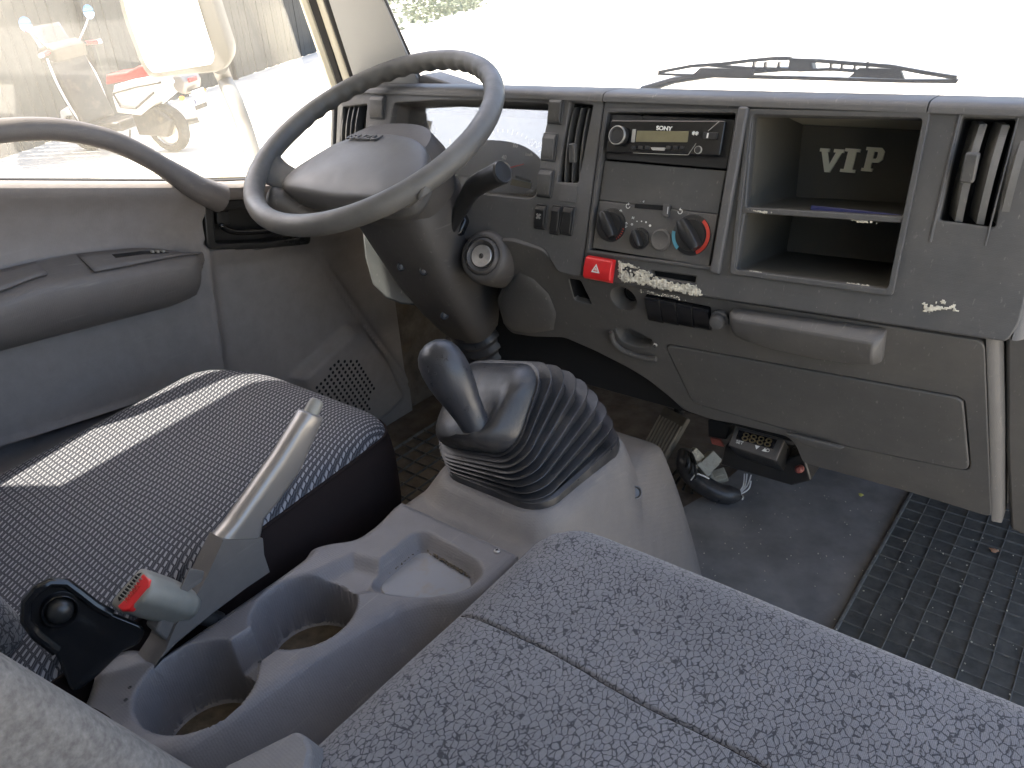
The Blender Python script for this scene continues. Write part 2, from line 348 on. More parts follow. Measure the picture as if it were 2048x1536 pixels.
def crackle(name, base, line, scale, width, wob=0.0012, weave=0.5):
    """woven seat cloth with a printed crackle of dark lines"""
    m = bpy.data.materials.new(name); m.use_nodes = True; n, l = nodes_of(m); b = n['Principled BSDF']; b.inputs['Roughness'].default_value = 0.92
    b.inputs['Specular IOR Level'].default_value = 0.2; b.inputs['Sheen Weight'].default_value = 0.25
    tc = n.new('ShaderNodeTexCoord'); nz = n.new('ShaderNodeTexNoise'); nz.inputs['Scale'].default_value = 130; nz.inputs['Detail'].default_value = 3; l.new(tc.outputs['Object'], nz.inputs['Vector'])
    sb = n.new('ShaderNodeVectorMath'); sb.operation = 'SUBTRACT'; sb.inputs[1].default_value = (0.5, 0.5, 0.5); l.new(nz.outputs['Color'], sb.inputs[0])
    sc = n.new('ShaderNodeVectorMath'); sc.operation = 'SCALE'; sc.inputs['Scale'].default_value = wob * 4; l.new(sb.outputs[0], sc.inputs[0])
    ad = n.new('ShaderNodeVectorMath'); ad.operation = 'ADD'; l.new(tc.outputs['Object'], ad.inputs[0]); l.new(sc.outputs[0], ad.inputs[1])
    mp = n.new('ShaderNodeMapping'); mp.inputs['Scale'].default_value = (1.25, 0.85, 1.0); mp.inputs['Rotation'].default_value = (0, 0, 0.5); l.new(ad.outputs[0], mp.inputs['Vector'])
    v = n.new('ShaderNodeTexVoronoi'); v.feature = 'DISTANCE_TO_EDGE'; v.inputs['Scale'].default_value = scale; l.new(mp.outputs[0], v.inputs['Vector'])
    n2 = n.new('ShaderNodeTexNoise'); n2.inputs['Scale'].default_value = 170; n2.inputs['Detail'].default_value = 1; l.new(tc.outputs['Object'], n2.inputs['Vector'])
    wv = n.new('ShaderNodeMapRange'); wv.inputs[1].default_value = 0.35; wv.inputs[2].default_value = 0.62; wv.inputs[3].default_value = width * 1.05; wv.inputs[4].default_value = width * 0.75; l.new(n2.outputs['Fac'], wv.inputs[0])
    dv = n.new('ShaderNodeMath'); dv.operation = 'DIVIDE'; l.new(v.outputs['Distance'], dv.inputs[0]); l.new(wv.outputs[0], dv.inputs[1])
    cl = n.new('ShaderNodeMapRange'); cl.inputs[1].default_value = 0.55; cl.inputs[2].default_value = 1.1; cl.inputs[3].default_value = 0; cl.inputs[4].default_value = 1; l.new(dv.outputs[0], cl.inputs[0])
    n4 = n.new('ShaderNodeTexNoise'); n4.inputs['Scale'].default_value = 240; n4.inputs['Detail'].default_value = 1; l.new(tc.outputs['Object'], n4.inputs['Vector'])
    g4 = n.new('ShaderNodeMapRange'); g4.inputs[1].default_value = 0.58; g4.inputs[2].default_value = 0.66; g4.inputs[4].default_value = 0.85; l.new(n4.outputs['Fac'], g4.inputs[0])
    mx4 = n.new('ShaderNodeMath'); mx4.operation = 'MAXIMUM'; l.new(cl.outputs[0], mx4.inputs[0]); l.new(g4.outputs[0], mx4.inputs[1]); cl = mx4
    # weave: fine threads
    w1 = n.new('ShaderNodeTexWave'); w1.inputs['Scale'].default_value = 260; w1.inputs['Distortion'].default_value = 0.6; w1.bands_direction = 'X'; l.new(tc.outputs['Object'], w1.inputs['Vector'])
    w2 = n.new('ShaderNodeTexNoise'); w2.inputs['Scale'].default_value = 900; w2.inputs['Detail'].default_value = 1; l.new(tc.outputs['Object'], w2.inputs['Vector'])
    wm = n.new('ShaderNodeMath'); wm.operation = 'MULTIPLY_ADD'; wm.inputs[1].default_value = 0.4; l.new(w1.outputs['Fac'], wm.inputs[0]); l.new(w2.outputs['Fac'], wm.inputs[2])
    wr = n.new('ShaderNodeMapRange'); wr.inputs[1].default_value = 0.35; wr.inputs[2].default_value = 0.95; wr.inputs[3].default_value = 1 - 0.45 * weave; wr.inputs[4].default_value = 1 + 0.35 * weave; l.new(wm.outputs[0], wr.inputs[0])
    big = n.new('ShaderNodeTexNoise'); big.inputs['Scale'].default_value = 7; big.inputs['Detail'].default_value = 5; l.new(tc.outputs['Object'], big.inputs['Vector'])
    br = n.new('ShaderNodeMapRange'); br.inputs[1].default_value = 0.3; br.inputs[2].default_value = 0.7; br.inputs[3].default_value = 0.88; br.inputs[4].default_value = 1.12; l.new(big.outputs['Fac'], br.inputs[0])
    mm = n.new('ShaderNodeMath'); mm.operation = 'MULTIPLY'; l.new(wr.outputs[0], mm.inputs[0]); l.new(br.outputs[0], mm.inputs[1])
    mx = n.new('ShaderNodeMix'); mx.data_type = 'RGBA'; mx.inputs[6].default_value = (*line, 1); mx.inputs[7].default_value = (*base, 1); l.new(cl.outputs[0], mx.inputs[0])
    m3 = n.new('ShaderNodeVectorMath'); m3.operation = 'SCALE'; l.new(mx.outputs[2], m3.inputs[0]); l.new(mm.outputs[0], m3.inputs['Scale'])
    l.new(m3.outputs[0], b.inputs['Base Color'])
    hh = n.new('ShaderNodeMath'); hh.operation = 'MULTIPLY_ADD'; hh.inputs[1].default_value = 0.35; l.new(wm.outputs[0], hh.inputs[0]); l.new(cl.outputs[0], hh.inputs[2])
    bp = n.new('ShaderNodeBump'); bp.inputs['Strength'].default_value = 0.55; bp.inputs['Distance'].default_value = 0.0008; l.new(hh.outputs[0], bp.inputs['Height']); l.new(bp.outputs[0], b.inputs['Normal'])
    return m
M['seat_cloth'] = crackle('crackle_seat_cloth', (0.155, 0.149, 0.151), (0.042, 0.041, 0.044), 170, 0.095)
M['back_cloth'] = crackle('crackle_back_cloth', (0.185, 0.175, 0.172), (0.045, 0.044, 0.046), 150, 0.14)
M['plush'] = mat('plush_cloth', (0.150, 0.143, 0.137), 0.95, grain=1.0, gscale=330, var=0.28, vscale=220, spec=0.15)

def knit(name):
    """driver seat cloth: dark blue-grey ribs with rows of pale slanted stitches"""
    m = bpy.data.materials.new(name); m.use_nodes = True; n, l = nodes_of(m); b = n['Principled BSDF']; b.inputs['Roughness'].default_value = 0.9
    b.inputs['Specular IOR Level'].default_value = 0.2
    tc = n.new('ShaderNodeTexCoord'); nz = n.new('ShaderNodeTexNoise'); nz.inputs['Scale'].default_value = 9; nz.inputs['Detail'].default_value = 2; l.new(tc.outputs['Object'], nz.inputs['Vector'])
    sb = n.new('ShaderNodeVectorMath'); sb.operation = 'SUBTRACT'; sb.inputs[1].default_value = (0.5, 0.5, 0.5); l.new(nz.outputs['Color'], sb.inputs[0])
    sc = n.new('ShaderNodeVectorMath'); sc.operation = 'SCALE'; sc.inputs['Scale'].default_value = 0.012; l.new(sb.outputs[0], sc.inputs[0])
    ad = n.new('ShaderNodeVectorMath'); ad.operation = 'ADD'; l.new(tc.outputs['Object'], ad.inputs[0]); l.new(sc.outputs[0], ad.inputs[1])
    se = n.new('ShaderNodeSeparateXYZ'); l.new(ad.outputs[0], se.inputs[0])
    def mth(op, a, bb=None, c=None):
        q = n.new('ShaderNodeMath'); q.operation = op
        for i, x in enumerate((a, bb, c)):
            if x is None: continue
            if isinstance(x, (int, float)): q.inputs[i].default_value = x
            else: l.new(x, q.inputs[i])
        return q.outputs[0]
    ux = mth('MULTIPLY', se.outputs[0], 1 / 0.0072); vy = mth('MULTIPLY', se.outputs[1], 1 / 0.0080)
    row = mth('FLOOR', vy); fv = mth('FRACT', vy); off = mth('MULTIPLY', row, 0.37)
    uu = mth('ADD', mth('ADD', ux, off), mth('MULTIPLY', fv, 0.55)); fu = mth('FRACT', uu)
    a1 = mth('LESS_THAN', fu, 0.34); a2 = mth('GREATER_THAN', fv, 0.12); a3 = mth('LESS_THAN', fv, 0.86)
    stitch = mth('MULTIPLY', a1, mth('MULTIPLY', a2, a3))
    rib = mth('FRACT', mth('MULTIPLY', uu, 3.0)); rb = mth('GREATER_THAN', rib, 0.5)
    mx = n.new('ShaderNodeMix'); mx.data_type = 'RGBA'; mx.inputs[6].default_value = (0.030, 0.031, 0.037, 1); mx.inputs[7].default_value = (0.075, 0.078, 0.090, 1); l.new(rb, mx.inputs[0])
    mx2 = n.new('ShaderNodeMix'); mx2.data_type = 'RGBA'; l.new(mx.outputs[2], mx2.inputs[6]); mx2.inputs[7].default_value = (0.25, 0.25, 0.265, 1); l.new(stitch, mx2.inputs[0])
    l.new(mx2.outputs[2], b.inputs['Base Color'])
    hh = mth('ADD', stitch, mth('MULTIPLY', rb, 0.4))
    bp = n.new('ShaderNodeBump'); bp.inputs['Strength'].default_value = 0.6; bp.inputs['Distance'].default_value = 0.0008; l.new(hh, bp.inputs['Height']); l.new(bp.outputs[0], b.inputs['Normal'])
    return m
M['knit'] = knit('driver_seat_knit')
M['side_cloth'] = mat('black_seat_side_cloth', (0.024, 0.018, 0.017), 1.0, grain=0.5, gscale=700, spec=0.03)
# =================================================================== CAB SHELL (setting)
def sd_seg(p, a, b):
    pa = (p[0] - a[0], p[1] - a[1]); ba = (b[0] - a[0], b[1] - a[1])
    h = max(0, min(1, (pa[0] * ba[0] + pa[1] * ba[1]) / (ba[0] ** 2 + ba[1] ** 2)))
    return math.hypot(pa[0] - ba[0] * h, pa[1] - ba[1] * h)
def sd_poly(p, poly):
    d = 1e9; ins = False; n = len(poly)
    for i in range(n):
        a = poly[i]; b = poly[(i + 1) % n]; d = min(d, sd_seg(p, a, b))
        if (a[1] > p[1]) != (b[1] > p[1]) and p[0] < (b[0] - a[0]) * (p[1] - a[1]) / (b[1] - a[1]) + a[0]: ins = not ins
    return -d if ins else d
def fbm(x, y, z=0.0):
    from mathutils import noise
    return noise.noise(V((x, y, z)))

XL, XR = -1.24, 0.36                              # inner faces of the cab sides
FLOOR = -0.90
tag(obj('cab_floor', box((-0.44, 0.58, FLOOR - 0.03), 1.62, 1.78, 0.06), M['carpet']), kind='structure')
tag(obj('cab_front_panel', join(prism([(XL, 1.50, FLOOR - .02), (XR, 1.50, FLOOR - .02), (XR, 1.34, -0.23), (XL, 1.34, -0.23)], (0, 0.03, 0.01)), prism([(XL, 1.335, -0.235), (XR, 1.335, -0.235), (XR, 1.04, -0.150), (XL, 1.04, -0.150)], (0, -0.003, -0.012))), M['cream']), kind='structure')
tag(obj('footwell_lining', prism([(XL, 1.46, FLOOR), (XR, 1.46, FLOOR), (XR, 1.30, -0.26), (XL, 1.30, -0.26)], (0, 0.012, 0.005)), M['carpet']), kind='structure')
# rear wall, its window opening filled in to keep the sun out
rw = join(box((-0.44, -0.32, -0.40), 1.62, 0.04, 1.0), box((-0.44, -0.32, 0.56), 1.62, 0.04, 0.16),
          box((-0.44, -0.32, 0.29), 1.62, 0.04, 0.40))
tag(obj('cab_rear_wall', rw, M['headliner'], flat=True), kind='structure')
tag(obj('cab_roof', box((-0.44, 0.24, 0.66), 1.66, 1.20, 0.04), M['headliner']), kind='structure')
tag(obj('cab_left_side_rear', box((-1.265, -0.145, -0.14), 0.05, 0.35, 1.60), M['headliner']), kind='structure')  # unseen side, carried forward to end the sun patch on the seat
tag(obj('cab_left_rail_sun_stop', box((-1.26, 0.42, 0.425), 0.06, 1.05, 0.35), M['headliner']), kind='structure')  # unseen rail, made deep to cut off the sun on the driver seat
tag(obj('cab_right_sill', box((0.39, 0.60, -0.955), 0.06, 1.70, 0.15), M['cream']), kind='structure')
tag(obj('kick_wall_left', box((-1.245, 1.27, -0.56), 0.02, 0.40, 0.72), M['carpet']), kind='structure')

# floor coverings: vinyl sheet, raised centre tunnel
def floor_pt(px, py, h=0.0): return on_z(px, py, FLOOR + h)
vp = [V((-0.50, 0.30, FLOOR)), V((-0.505, 1.08, FLOOR)), V((-0.47, 1.20, FLOOR)), V((-0.44, 1.42, FLOOR)), V((0.34, 1.42, FLOOR)), V((0.34, 0.30, FLOOR))]
tag(obj('vinyl_floor', prism([p + V((0, 0, 0.006)) for p in vp], (0, 0, -0.005)), M['vinyl']), kind='structure')
tag(obj('engine_tunnel', loft([[(-0.62, y, FLOOR), (-0.60, y, -0.66 + dz), (-0.57, y, -0.63 + dz), (-0.40, y, -0.63 + dz), (-0.40, y, -0.68 + dz), (-0.385, y, FLOOR)] for y, dz in ((-0.28, 0.0), (0.50, 0.0), (0.80, -0.12), (0.92, -0.20))], True, True), M['carpet']), kind='structure')

# =================================================================== RUBBER MATS
def rubber_mat(label, x0, x1, y0, y1, cx, cy, z, rot=0.0, mats=('mat_rubber', 'mat_rib'), depth=0.0026, base=0.008):
    t = thing('rubber_floor_mat', label, 'floor mat', (x0, y0, z), 'rubber floor mats')
    def T(x, y, zz):
        c, s = math.cos(rot), math.sin(rot); dx, dy = x - x0, y - y0
        return V((x0 + dx * c - dy * s, y0 + dx * s + dy * c, zz))
    obj('mat_sheet', prism([T(x0, y0, z + base), T(x1, y0, z + base), T(x1, y1, z + base), T(x0, y1, z + base)], (0, 0, -base + 0.001)), M[mats[0]], t)
    nx = int(round((x1 - x0) / cx)); ny = int(round((y1 - y0) / cy))
    def rib(a, b, w, nm='rib'):
        segs = 14; pts = []
        for k in range(segs + 1):
            u = k / segs; p = lerp(a, b, u); q = fbm(p.x * 26, p.y * 26, 3.1) * 0.0016
            perp = V((-(b - a).y, (b - a).x, 0)).normalized(); pts.append((p + perp * q, perp, 0.0012 * fbm(p.x * 40, p.y * 40, 8)))
        rings = [[p - pr * w * 0.9 + V((0, 0, -0.001)), p - pr * w * 0.45 + V((0, 0, depth + h)), p + pr * w * 0.45 + V((0, 0, depth + h)), p + pr * w * 0.9 + V((0, 0, -0.001))] for p, pr, h in pts]
        return obj(nm, loft(rings), M[mats[1]], t, ang=60)
    for i in range(nx + 1):
        x = x0 + i * cx; w = 0.0011 if 0 < i < nx else 0.004
        rib(T(x, y0, z + base), T(x, y1, z + base), w)
    for j in range(ny + 1):
        y = y0 + j * cy; rib(T(x0, y, z + base), T(x1, y, z + base), 0.0010)
    return t
rubber_mat('black ribbed rubber mat with square cells on the passenger side floor', -0.170, 0.33, 0.72, 1.42, 0.0325, 0.0315, FLOOR + 0.006, rot=R(-1.5))
rubber_mat('brown dusty rubber mat with square cells beside the driver seat, under the steering column', -1.12, -0.66, 0.66, 1.20, 0.038, 0.036, FLOOR, mats=('carpet', 'mat_rib'), depth=0.005)

# =================================================================== DASHBOARD
dash = thing('dashboard', 'dark grey plastic truck dashboard with air vents, open compartments and VIP letters', 'dashboard', (-0.58, 1.0, -0.4))
def fpoly(pxs, r=0.004, n=4): return rpoly(xz([on_f(*p) for p in pxs]), r, n)
def fplate(name, outer, holes, th, mt, h=0.0, bev=0.0015, parent=None):
    # local plate coordinates: x right, y along the face (z / cos) ; we store (x, z) directly
    vf = plate(outer, holes, th, bev)
    return obj(name, remap(vf, lambda v: F(v.x, v.y, h + v.z)), M[mt], parent or dash, ang=30)
clus = fpoly([(786, 206), (873, 201), (993, 202), (1094, 207), (1100, 216), (1088, 268), (1072, 389), (1060, 397), (965, 387), (765, 382)], 0.010)
ventC = fpoly([(1140, 204), (1186, 209), (1156, 366), (1114, 364)], 0.003)
ventL = fpoly([(686, 214), (734, 208), (724, 330), (676, 330)], 0.003)
stack = fpoly([(1218, 226), (1473, 227), (1423, 533), (1180, 500)], 0.004)
compA = fpoly([(1507, 231), (1846, 238), (1806, 433), (1492, 414)], 0.004)
compB = fpoly([(1490, 425), (1803, 445), (1776, 578), (1472, 538)], 0.004)
ventR = fpoly([(1925, 233), (2032, 238), (1990, 455), (1878, 440)], 0.003)
usb = fpoly([(1302, 541), (1392, 553), (1390, 566), (1303, 552)], 0.001)
ZT = -0.137
lowpx = [(1116, 545), (1105, 528), (1090, 498), (1024, 477)]
leftp = [(-1.105, ZT), (-0.5665, ZT)] + [(-0.5665, xz([on_f(1176, 558)])[0][1])] + xz([on_f(*p) for p in lowpx]) + [(-0.78, -0.345), (-1.09, -0.345), (-1.103, -0.30)]
rightp = [(-0.565, ZT), (-0.052, ZT), (-0.042, -0.15), (-0.036, -0.335), (-0.042, -0.354)] + [(-0.30, -0.362), (-0.565, -0.3705)]
fplate('instrument_fascia', rpoly(leftp, 0.010), [clus, ventC, ventL], 0.016, 'dash_top', bev=0.002)
fplate('centre_fascia', rpoly(rightp, 0.006), [stack, compA, compB, ventR, usb], 0.016, 'dash_dark', bev=0.002)
# rounded top roll and upper surface running forward to the windscreen
prof = [(0.9365, -0.1385), (0.9375, -0.1335), (0.941, -0.1290), (0.947, -0.1272), (0.965, -0.1270), (1.0, -0.1285), (1.05, -0.136), (1.055, -0.141), (0.97, -0.141), (0.955, -0.139)]
def toppad(x0, x1, nx):
    rings = []
    for i in range(nx + 1):
        x = lerp(x0, x1, i / nx); k = 0.0
        rings.append([V((x, y, z)) for y, z in prof])
    return loft(rings, True, True)
obj('top_pad', toppad(-1.106, -0.5665, 4), M['dash_top'], dash, ang=50)
obj('top_pad', toppad(-0.565, -0.1685, 6), M['dash_top'], dash, ang=50)
obj('top_pad', toppad(-0.167, 0.30, 4), M['dash_top'], dash, ang=50)
# raised cowl ahead of the wheel, in the left corner of the windscreen
cw = [on_y(*p, 1.00) for p in [(775, 182), (800, 170), (822, 157), (845, 149), (880, 160), (930, 178), (932, 190), (770, 190)]]
obj('corner_cowl', prism(cw, (0, 0.05, 0.0)), M['dash_top'], dash, bev=0.004)
# left end cheek of the dashboard
obj('end_cheek', prism([V((-1.107, 0.935, -0.137)), V((-1.107, 1.05, -0.137)), V((-1.107, 1.05, -0.42)), V((-1.107, 0.885, -0.345))], (-0.008, 0, 0)), M['dash_top'], dash, bev=0.002)

def recess(name, poly, depth, mt, parent, wall=True, back=True, h0=-0.012, inset=0.0, dirv=None):
    """open box behind a hole in the fascia, square to its face"""
    n = len(poly); fr = [F(p[0], p[1], h0) for p in poly]
    c3 = sum(fr, V((0, 0, 0))) / n
    bk = [lerp(p, c3, inset) + (V(dirv) * depth if dirv else -NF * depth) for p in fr]
    vs = fr + bk; fs = [(i, (i + 1) % n, n + (i + 1) % n, n + i) for i in range(n)]
    if back: fs.append(tuple(range(n, 2 * n)))
    return obj(name, (vs, fs), M[mt], parent, ang=40)
# ---- instrument cluster
cl = recess('cluster_housing', clus, 0.060, 'column', dash, inset=0.07)
GD = -0.012 - 0.058
def G(x, z, h=0.0): return F(x, z, GD + h)
gp = rpoly([(-0.965, -0.158), (-0.668, -0.158), (-0.675, -0.292), (-0.955, -0.292)], 0.015)
obj('gauge_panel', prism([G(x, z) - V((0, 0, 0)) for x, z in gp], -NF * 0.004), M['gauge'], cl, bev=0)
# gauge print: speedometer arc on the right with ticks, figures, needle
def gpx(px, py, h=0.002):
    return on_f(px, py, GD + h)
tick = []
C0 = (1003, 348)
for k in range(34):
    a = R(200 - k * 6.2); rr = 1.0
    r0, r1 = (84, 97) if k % 5 == 0 else (88, 95)
    w = 1.5 if k % 5 == 0 else 0.8
    ca, sa = math.cos(a), -math.sin(a)
    p = [gpx(C0[0] + ca * r0 - sa * w, C0[1] + sa * r0 * 0.95 + ca * w), gpx(C0[0] + ca * r1 - sa * w, C0[1] + sa * r1 * .95 + ca * w), gpx(C0[0] + ca * r1 + sa * w, C0[1] + sa * r1 * .95 - ca * w), gpx(C0[0] + ca * r0 + sa * w, C0[1] + sa * r0 * .95 - ca * w)]
    tick.append((p, [(0, 1, 2, 3)]))
obj('dial_ticks', join(*tick), M['white'], cl, flat=True)
def label(name, body, size, pos, mt, parent, U=V((1, 0, 0)), N=NF, sx=1.0, shear=0.0, rotd=0.0, depth=0.0003, off=0.0):
    N = V(N).normalized(); U = (V(U) - N * N.dot(V(U))).normalized(); Y = N.cross(U)
    if rotd: U, Y = U * math.cos(R(rotd)) + Y * math.sin(R(rotd)), Y * math.cos(R(rotd)) - U * math.sin(R(rotd))
    return obj(name, place(text_mesh(body, size, depth, shear, sx, off), pos, U, Y, N), M[mt], parent, flat=True)
for s, p in (('60', (1031, 291)), ('80', (1061, 283)), ('100', (1078, 290)), ('40', (1008, 315)), ('20', (1000, 345)), ('km/h', (1058, 309))):
    label('dial_figure', s, 0.010 if s != 'km/h' else 0.007, gpx(*p, 0.003), 'white', cl, off=0.0001)
for s, p in (('5', (900, 283)), ('10', (870, 262)), ('15', (848, 275))):
    label('dial_figure', s, 0.010, gpx(*p, 0.003), 'white', cl)
obj('needle', tube([gpx(1010, 338, 0.006), gpx(1048, 328, 0.006)], [0.0016, 0.0006], 6), M['red'], cl)
obj('needle', tube([gpx(905, 330, 0.006), gpx(880, 300, 0.006)], [0.0016, 0.0006], 6), M['red'], cl)
obj('trip_stem', tube([gpx(1060, 362, 0.004), gpx(1031, 353, 0.03)], [0.0022, 0.0018], 8), M['black'], cl)
obj('odometer_window', prism([gpx(*p, 0.002) for p in ((1024, 358), (1062, 366), (1060, 378), (1020, 370))], -NF * 0.002), M['screen'], cl)
obj('cluster_lens', prism([F(x, z, -0.034) for x, z in rpoly([(-0.972, -0.150), (-0.662, -0.150), (-0.668, -0.298), (-0.962, -0.298)], 0.012)], -NF * 0.0015), M['lens'], cl)
# divider fin seen in the dark left part of the cluster
obj('cluster_fin', prism([gpx(858, 250, .002), gpx(866, 240, .002), gpx(872, 300, .002), gpx(860, 300, .002)], (0, -0.02, 0)), M['column'], cl)
# ---- air vents
def vent(label_, poly, xa, xb, za, zb, nsl, depth=0.035, curve=0.006, w=0.020, mt='dash_dark', tab=None, slant=0.0, t=0.0011):
    v = recess('air_vent', poly, depth, 'void', dash, inset=0.02)
    v['label'] = label_
    for k in range(nsl):
        x = lerp(xa, xb, (k + 0.8) / (nsl + 0.6)); rings = []
        for j in range(11):
            u = j / 10; z = lerp(za, zb, u); bow = curve * (1 - (2 * u - 1) ** 2)
            a = F(x + slant, z, -0.006 + bow); b = a + V((-slant, w, 0))
            rings.append([a + V((-t, 0, 0)), a + V((t, 0, 0)), b + V((t, 0, 0)), b + V((-t, 0, 0))])
        obj('slat', loft(rings), M[mt], v, ang=50)
    return v
vc = vent('narrow centre air vent beside the switch column', ventC, -0.638, -0.582, -0.148, -0.246, 4)
vl = vent('left end air vent', ventL, -1.100, -1.046, -0.160, -0.242, 4)
M['vent_grey'] = plastic('vent_slat_plastic', (0.13, 0.128, 0.12), 0.55, dust=0.2)
vr = vent('right air vent with thumb slider', ventR, -0.142, -0.070, -0.147, -0.243, 3, depth=0.05, curve=0.012, w=0.03, slant=0.012, mt='vent_grey', t=0.0034)
obj('vent_slider', remap(box((0, 0, 0), 0.013, 0.030, 0.010), lambda v: on_f(1940, 335, 0.012) + V((v.x, v.z, v.y))), M['dash_dark'], vr, bev=0.002)
obj('vent_slider', remap(box((0, 0, 0), 0.010, 0.026, 0.008), lambda v: on_f(1146, 306, 0.004) + V((v.x, v.z, v.y))), M['dash_dark'], vc, bev=0.0015)
# raised lips beside the right vent
for a, b, w in (((1924, 212), (1860, 484), 0.0018), ((2036, 236), (1970, 492), 0.0010)):
    obj('vent_lip', tube(smooth_path([on_f(*a, 0.0), on_f((a[0] + b[0]) / 2, (a[1] + b[1]) / 2, 0.001), on_f(*b, 0.0)], 4), w, 8), M['dash_dark'], dash)
# ---- rocker switches
def switch(pxs, mt='column', top='dash_top', sym=None, depth=0.007):
    c = [on_f(*p) for p in pxs]; x0 = min(p.x for p in c); x1 = max(p.x for p in c); z1 = max(p.z for p in c); z0 = min(p.z for p in c)
    b = obj('rocker_switch', plate_face(x0, x1, z0, z1, 0.001, 0.0022, 'black'), M['black'], dash, bev=0.001)
    zz = (z0 + z1) / 2; m = 0.0022
    pr = [(z1 - m, 0.003), (z1 - m - 0.006, depth), (zz, depth - 0.002), (z0 + m + 0.006, depth - 0.001), (z0 + m, 0.003)]
    rings = [[F(x, z, h) for z, h in pr] + [F(x, z0 + m, -0.002), F(x, z1 - m, -0.002)] for x in (x0 + m, x0 + m + 0.001, x1 - m - 0.001, x1 - m)]
    obj('rocker', loft(rings), M[mt], b, ang=50, bev=0.0008)
    if sym: label('symbol', sym, 0.010, F((x0 + x1) / 2, zz, depth + 0.0005), 'grey_print', b)
    return b
def plate_face(x0, x1, z0, z1, h0, h1, _=None):
    return prism([F(x, z, h1) for x, z in rpoly([(x0, z1), (x1, z1), (x1, z0), (x0, z0)], 0.0025, 3)], -NF * (h1 - h0 + 0.006))
for q in ([(1101, 193), (1130, 195), (1118, 249), (1098, 248)], [(1088, 265), (1117, 267), (1106, 323), (1084, 321)], [(1080, 337), (1110, 339), (1098, 396), (1075, 394)]):
    switch(q, 'dash_dark')
switch([(1074, 409), (1097, 410), (1091, 459), (1068, 457)], 'black', sym='\u2318')
switch([(1106, 411), (1126, 412), (1119, 470), (1099, 468)], 'black'); switch([(1128, 413), (1152, 414), (1144, 471), (1122, 469)], 'black')
for q in ([(743, 190), (772, 191), (768, 238), (740, 237)], [(738, 252), (764, 252), (760, 290), (735, 290)]): switch(q, 'dash_top')
obj('blank_cover', plate_face(*[f(p.x for p in [on_f(1121, 367), on_f(1157, 368)]) for f in (min, max)], on_f(1112, 401).z, on_f(1121, 368).z, 0.0, 0.0012), M['dash_top'], dash, bev=0.0005)
# ---- hazard button
hz = [on_f(*p, 0.0) for p in [(1177, 517), (1231, 522), (1229, 567), (1176, 557)]]
hx0, hx1, hz0, hz1 = on_f(1177, 517).x, on_f(1232, 522).x, -0.3695, -0.3375
rings = [[F(x, z, h) for z, h in ((hz1, 0.004), (hz1 - 0.003, 0.010), ((hz0 + hz1) / 2, 0.0115), (hz0 + 0.004, 0.010), (hz0 + 0.001, 0.006), (hz0, -0.004), (hz1, -0.004))] for x in (hx0, hx0 + 0.002, hx1 - 0.006, hx1 - 0.002, hx1)]
hb = obj('hazard_button', loft(rings), M['red'], dash, ang=50, bev=0.0015)
tri = [(0, 0.0075), (-0.0068, -0.0045), (0.0068, -0.0045)]; tri2 = [(0, 0.0042), (-0.0040, -0.0028), (0.0040, -0.0028)]
hc = F(lerp(hx0, hx1, 0.47), (hz0 + hz1) / 2, 0.0122); Uf, Yf, Nf = frame(NF)
obj('hazard_symbol', place(join(plate(tri, [tri2], 0.0004), plate([(0, 0.0022), (-0.0022, -0.0014), (0.0022, -0.0014)], [[(0, 0.0008), (-0.0008, -0.0007), (0.0008, -0.0007)]], 0.0004)), hc, Uf, Yf, Nf), M['white'], hb, flat=True)
# ---- open compartments with liner, shelf, folder and stuck-on letters
CD = (0, 1.0, -0.15)
def liner(name, poly, depth):
    return recess(name, poly, depth, 'pocket', dash, inset=0.0, h0=-0.014, dirv=CD)
ca = liner('upper_compartment', compA, 0.175); cb = liner('lower_compartment', compB, 0.175)
lx = [on_f(*p, -0.014 + NF.dot(V(CD)) * 0.175 + 0.0048) for p in ((1659, 321), (1700, 321), (1746, 319))]
def slab(parts, pos, h=0.030):
    prs = []
    for poly, holes in parts: prs.append(plate(poly, holes, 0.004))
    fu = frame(NF); return place(join(*prs), pos, fu[0], (fu[1] + fu[0] * 0.03).normalized(), NF)
u = 0.031
LV = [([(-0.60 * u, u / 2), (-0.12 * u, u / 2), (-0.12 * u, u * .36), (-0.20 * u, u * .36), (0.02 * u, -u * .16), (0.22 * u, u * .36), (0.10 * u, u * .36), (0.10 * u, u / 2), (0.60 * u, u / 2), (0.60 * u, u * .36), (0.50 * u, u * .36), (0.13 * u, -u / 2), (-0.13 * u, -u / 2), (-0.50 * u, u * .36), (-0.60 * u, u * .36)], [])]
LI = [([(-0.25 * u, u / 2), (0.25 * u, u / 2), (0.25 * u, u * .37), (0.14 * u, u * .37), (0.14 * u, -u * .37), (0.25 * u, -u * .37), (0.25 * u, -u / 2), (-0.25 * u, -u / 2), (-0.25 * u, -u * .37), (-0.14 * u, -u * .37), (-0.14 * u, u * .37), (-0.25 * u, u * .37)], [])]
LP = [([(-0.38 * u, u / 2), (0.24 * u, u / 2), (0.38 * u, u * .36), (0.38 * u, u * 0.02), (0.24 * u, -u * .12), (-0.02 * u, -u * .12), (-0.02 * u, -u * .37), (0.08 * u, -u * .37), (0.08 * u, -u / 2), (-0.38 * u, -u / 2), (-0.38 * u, -u * .37), (-0.29 * u, -u * .37), (-0.29 * u, u * .37), (-0.38 * u, u * .37)], [[(-0.02 * u, u * .33), (0.10 * u, u * .33), (0.13 * u, u * .28), (0.13 * u, u * .10), (0.10 * u, u * .04), (-0.02 * u, u * .04)]])]
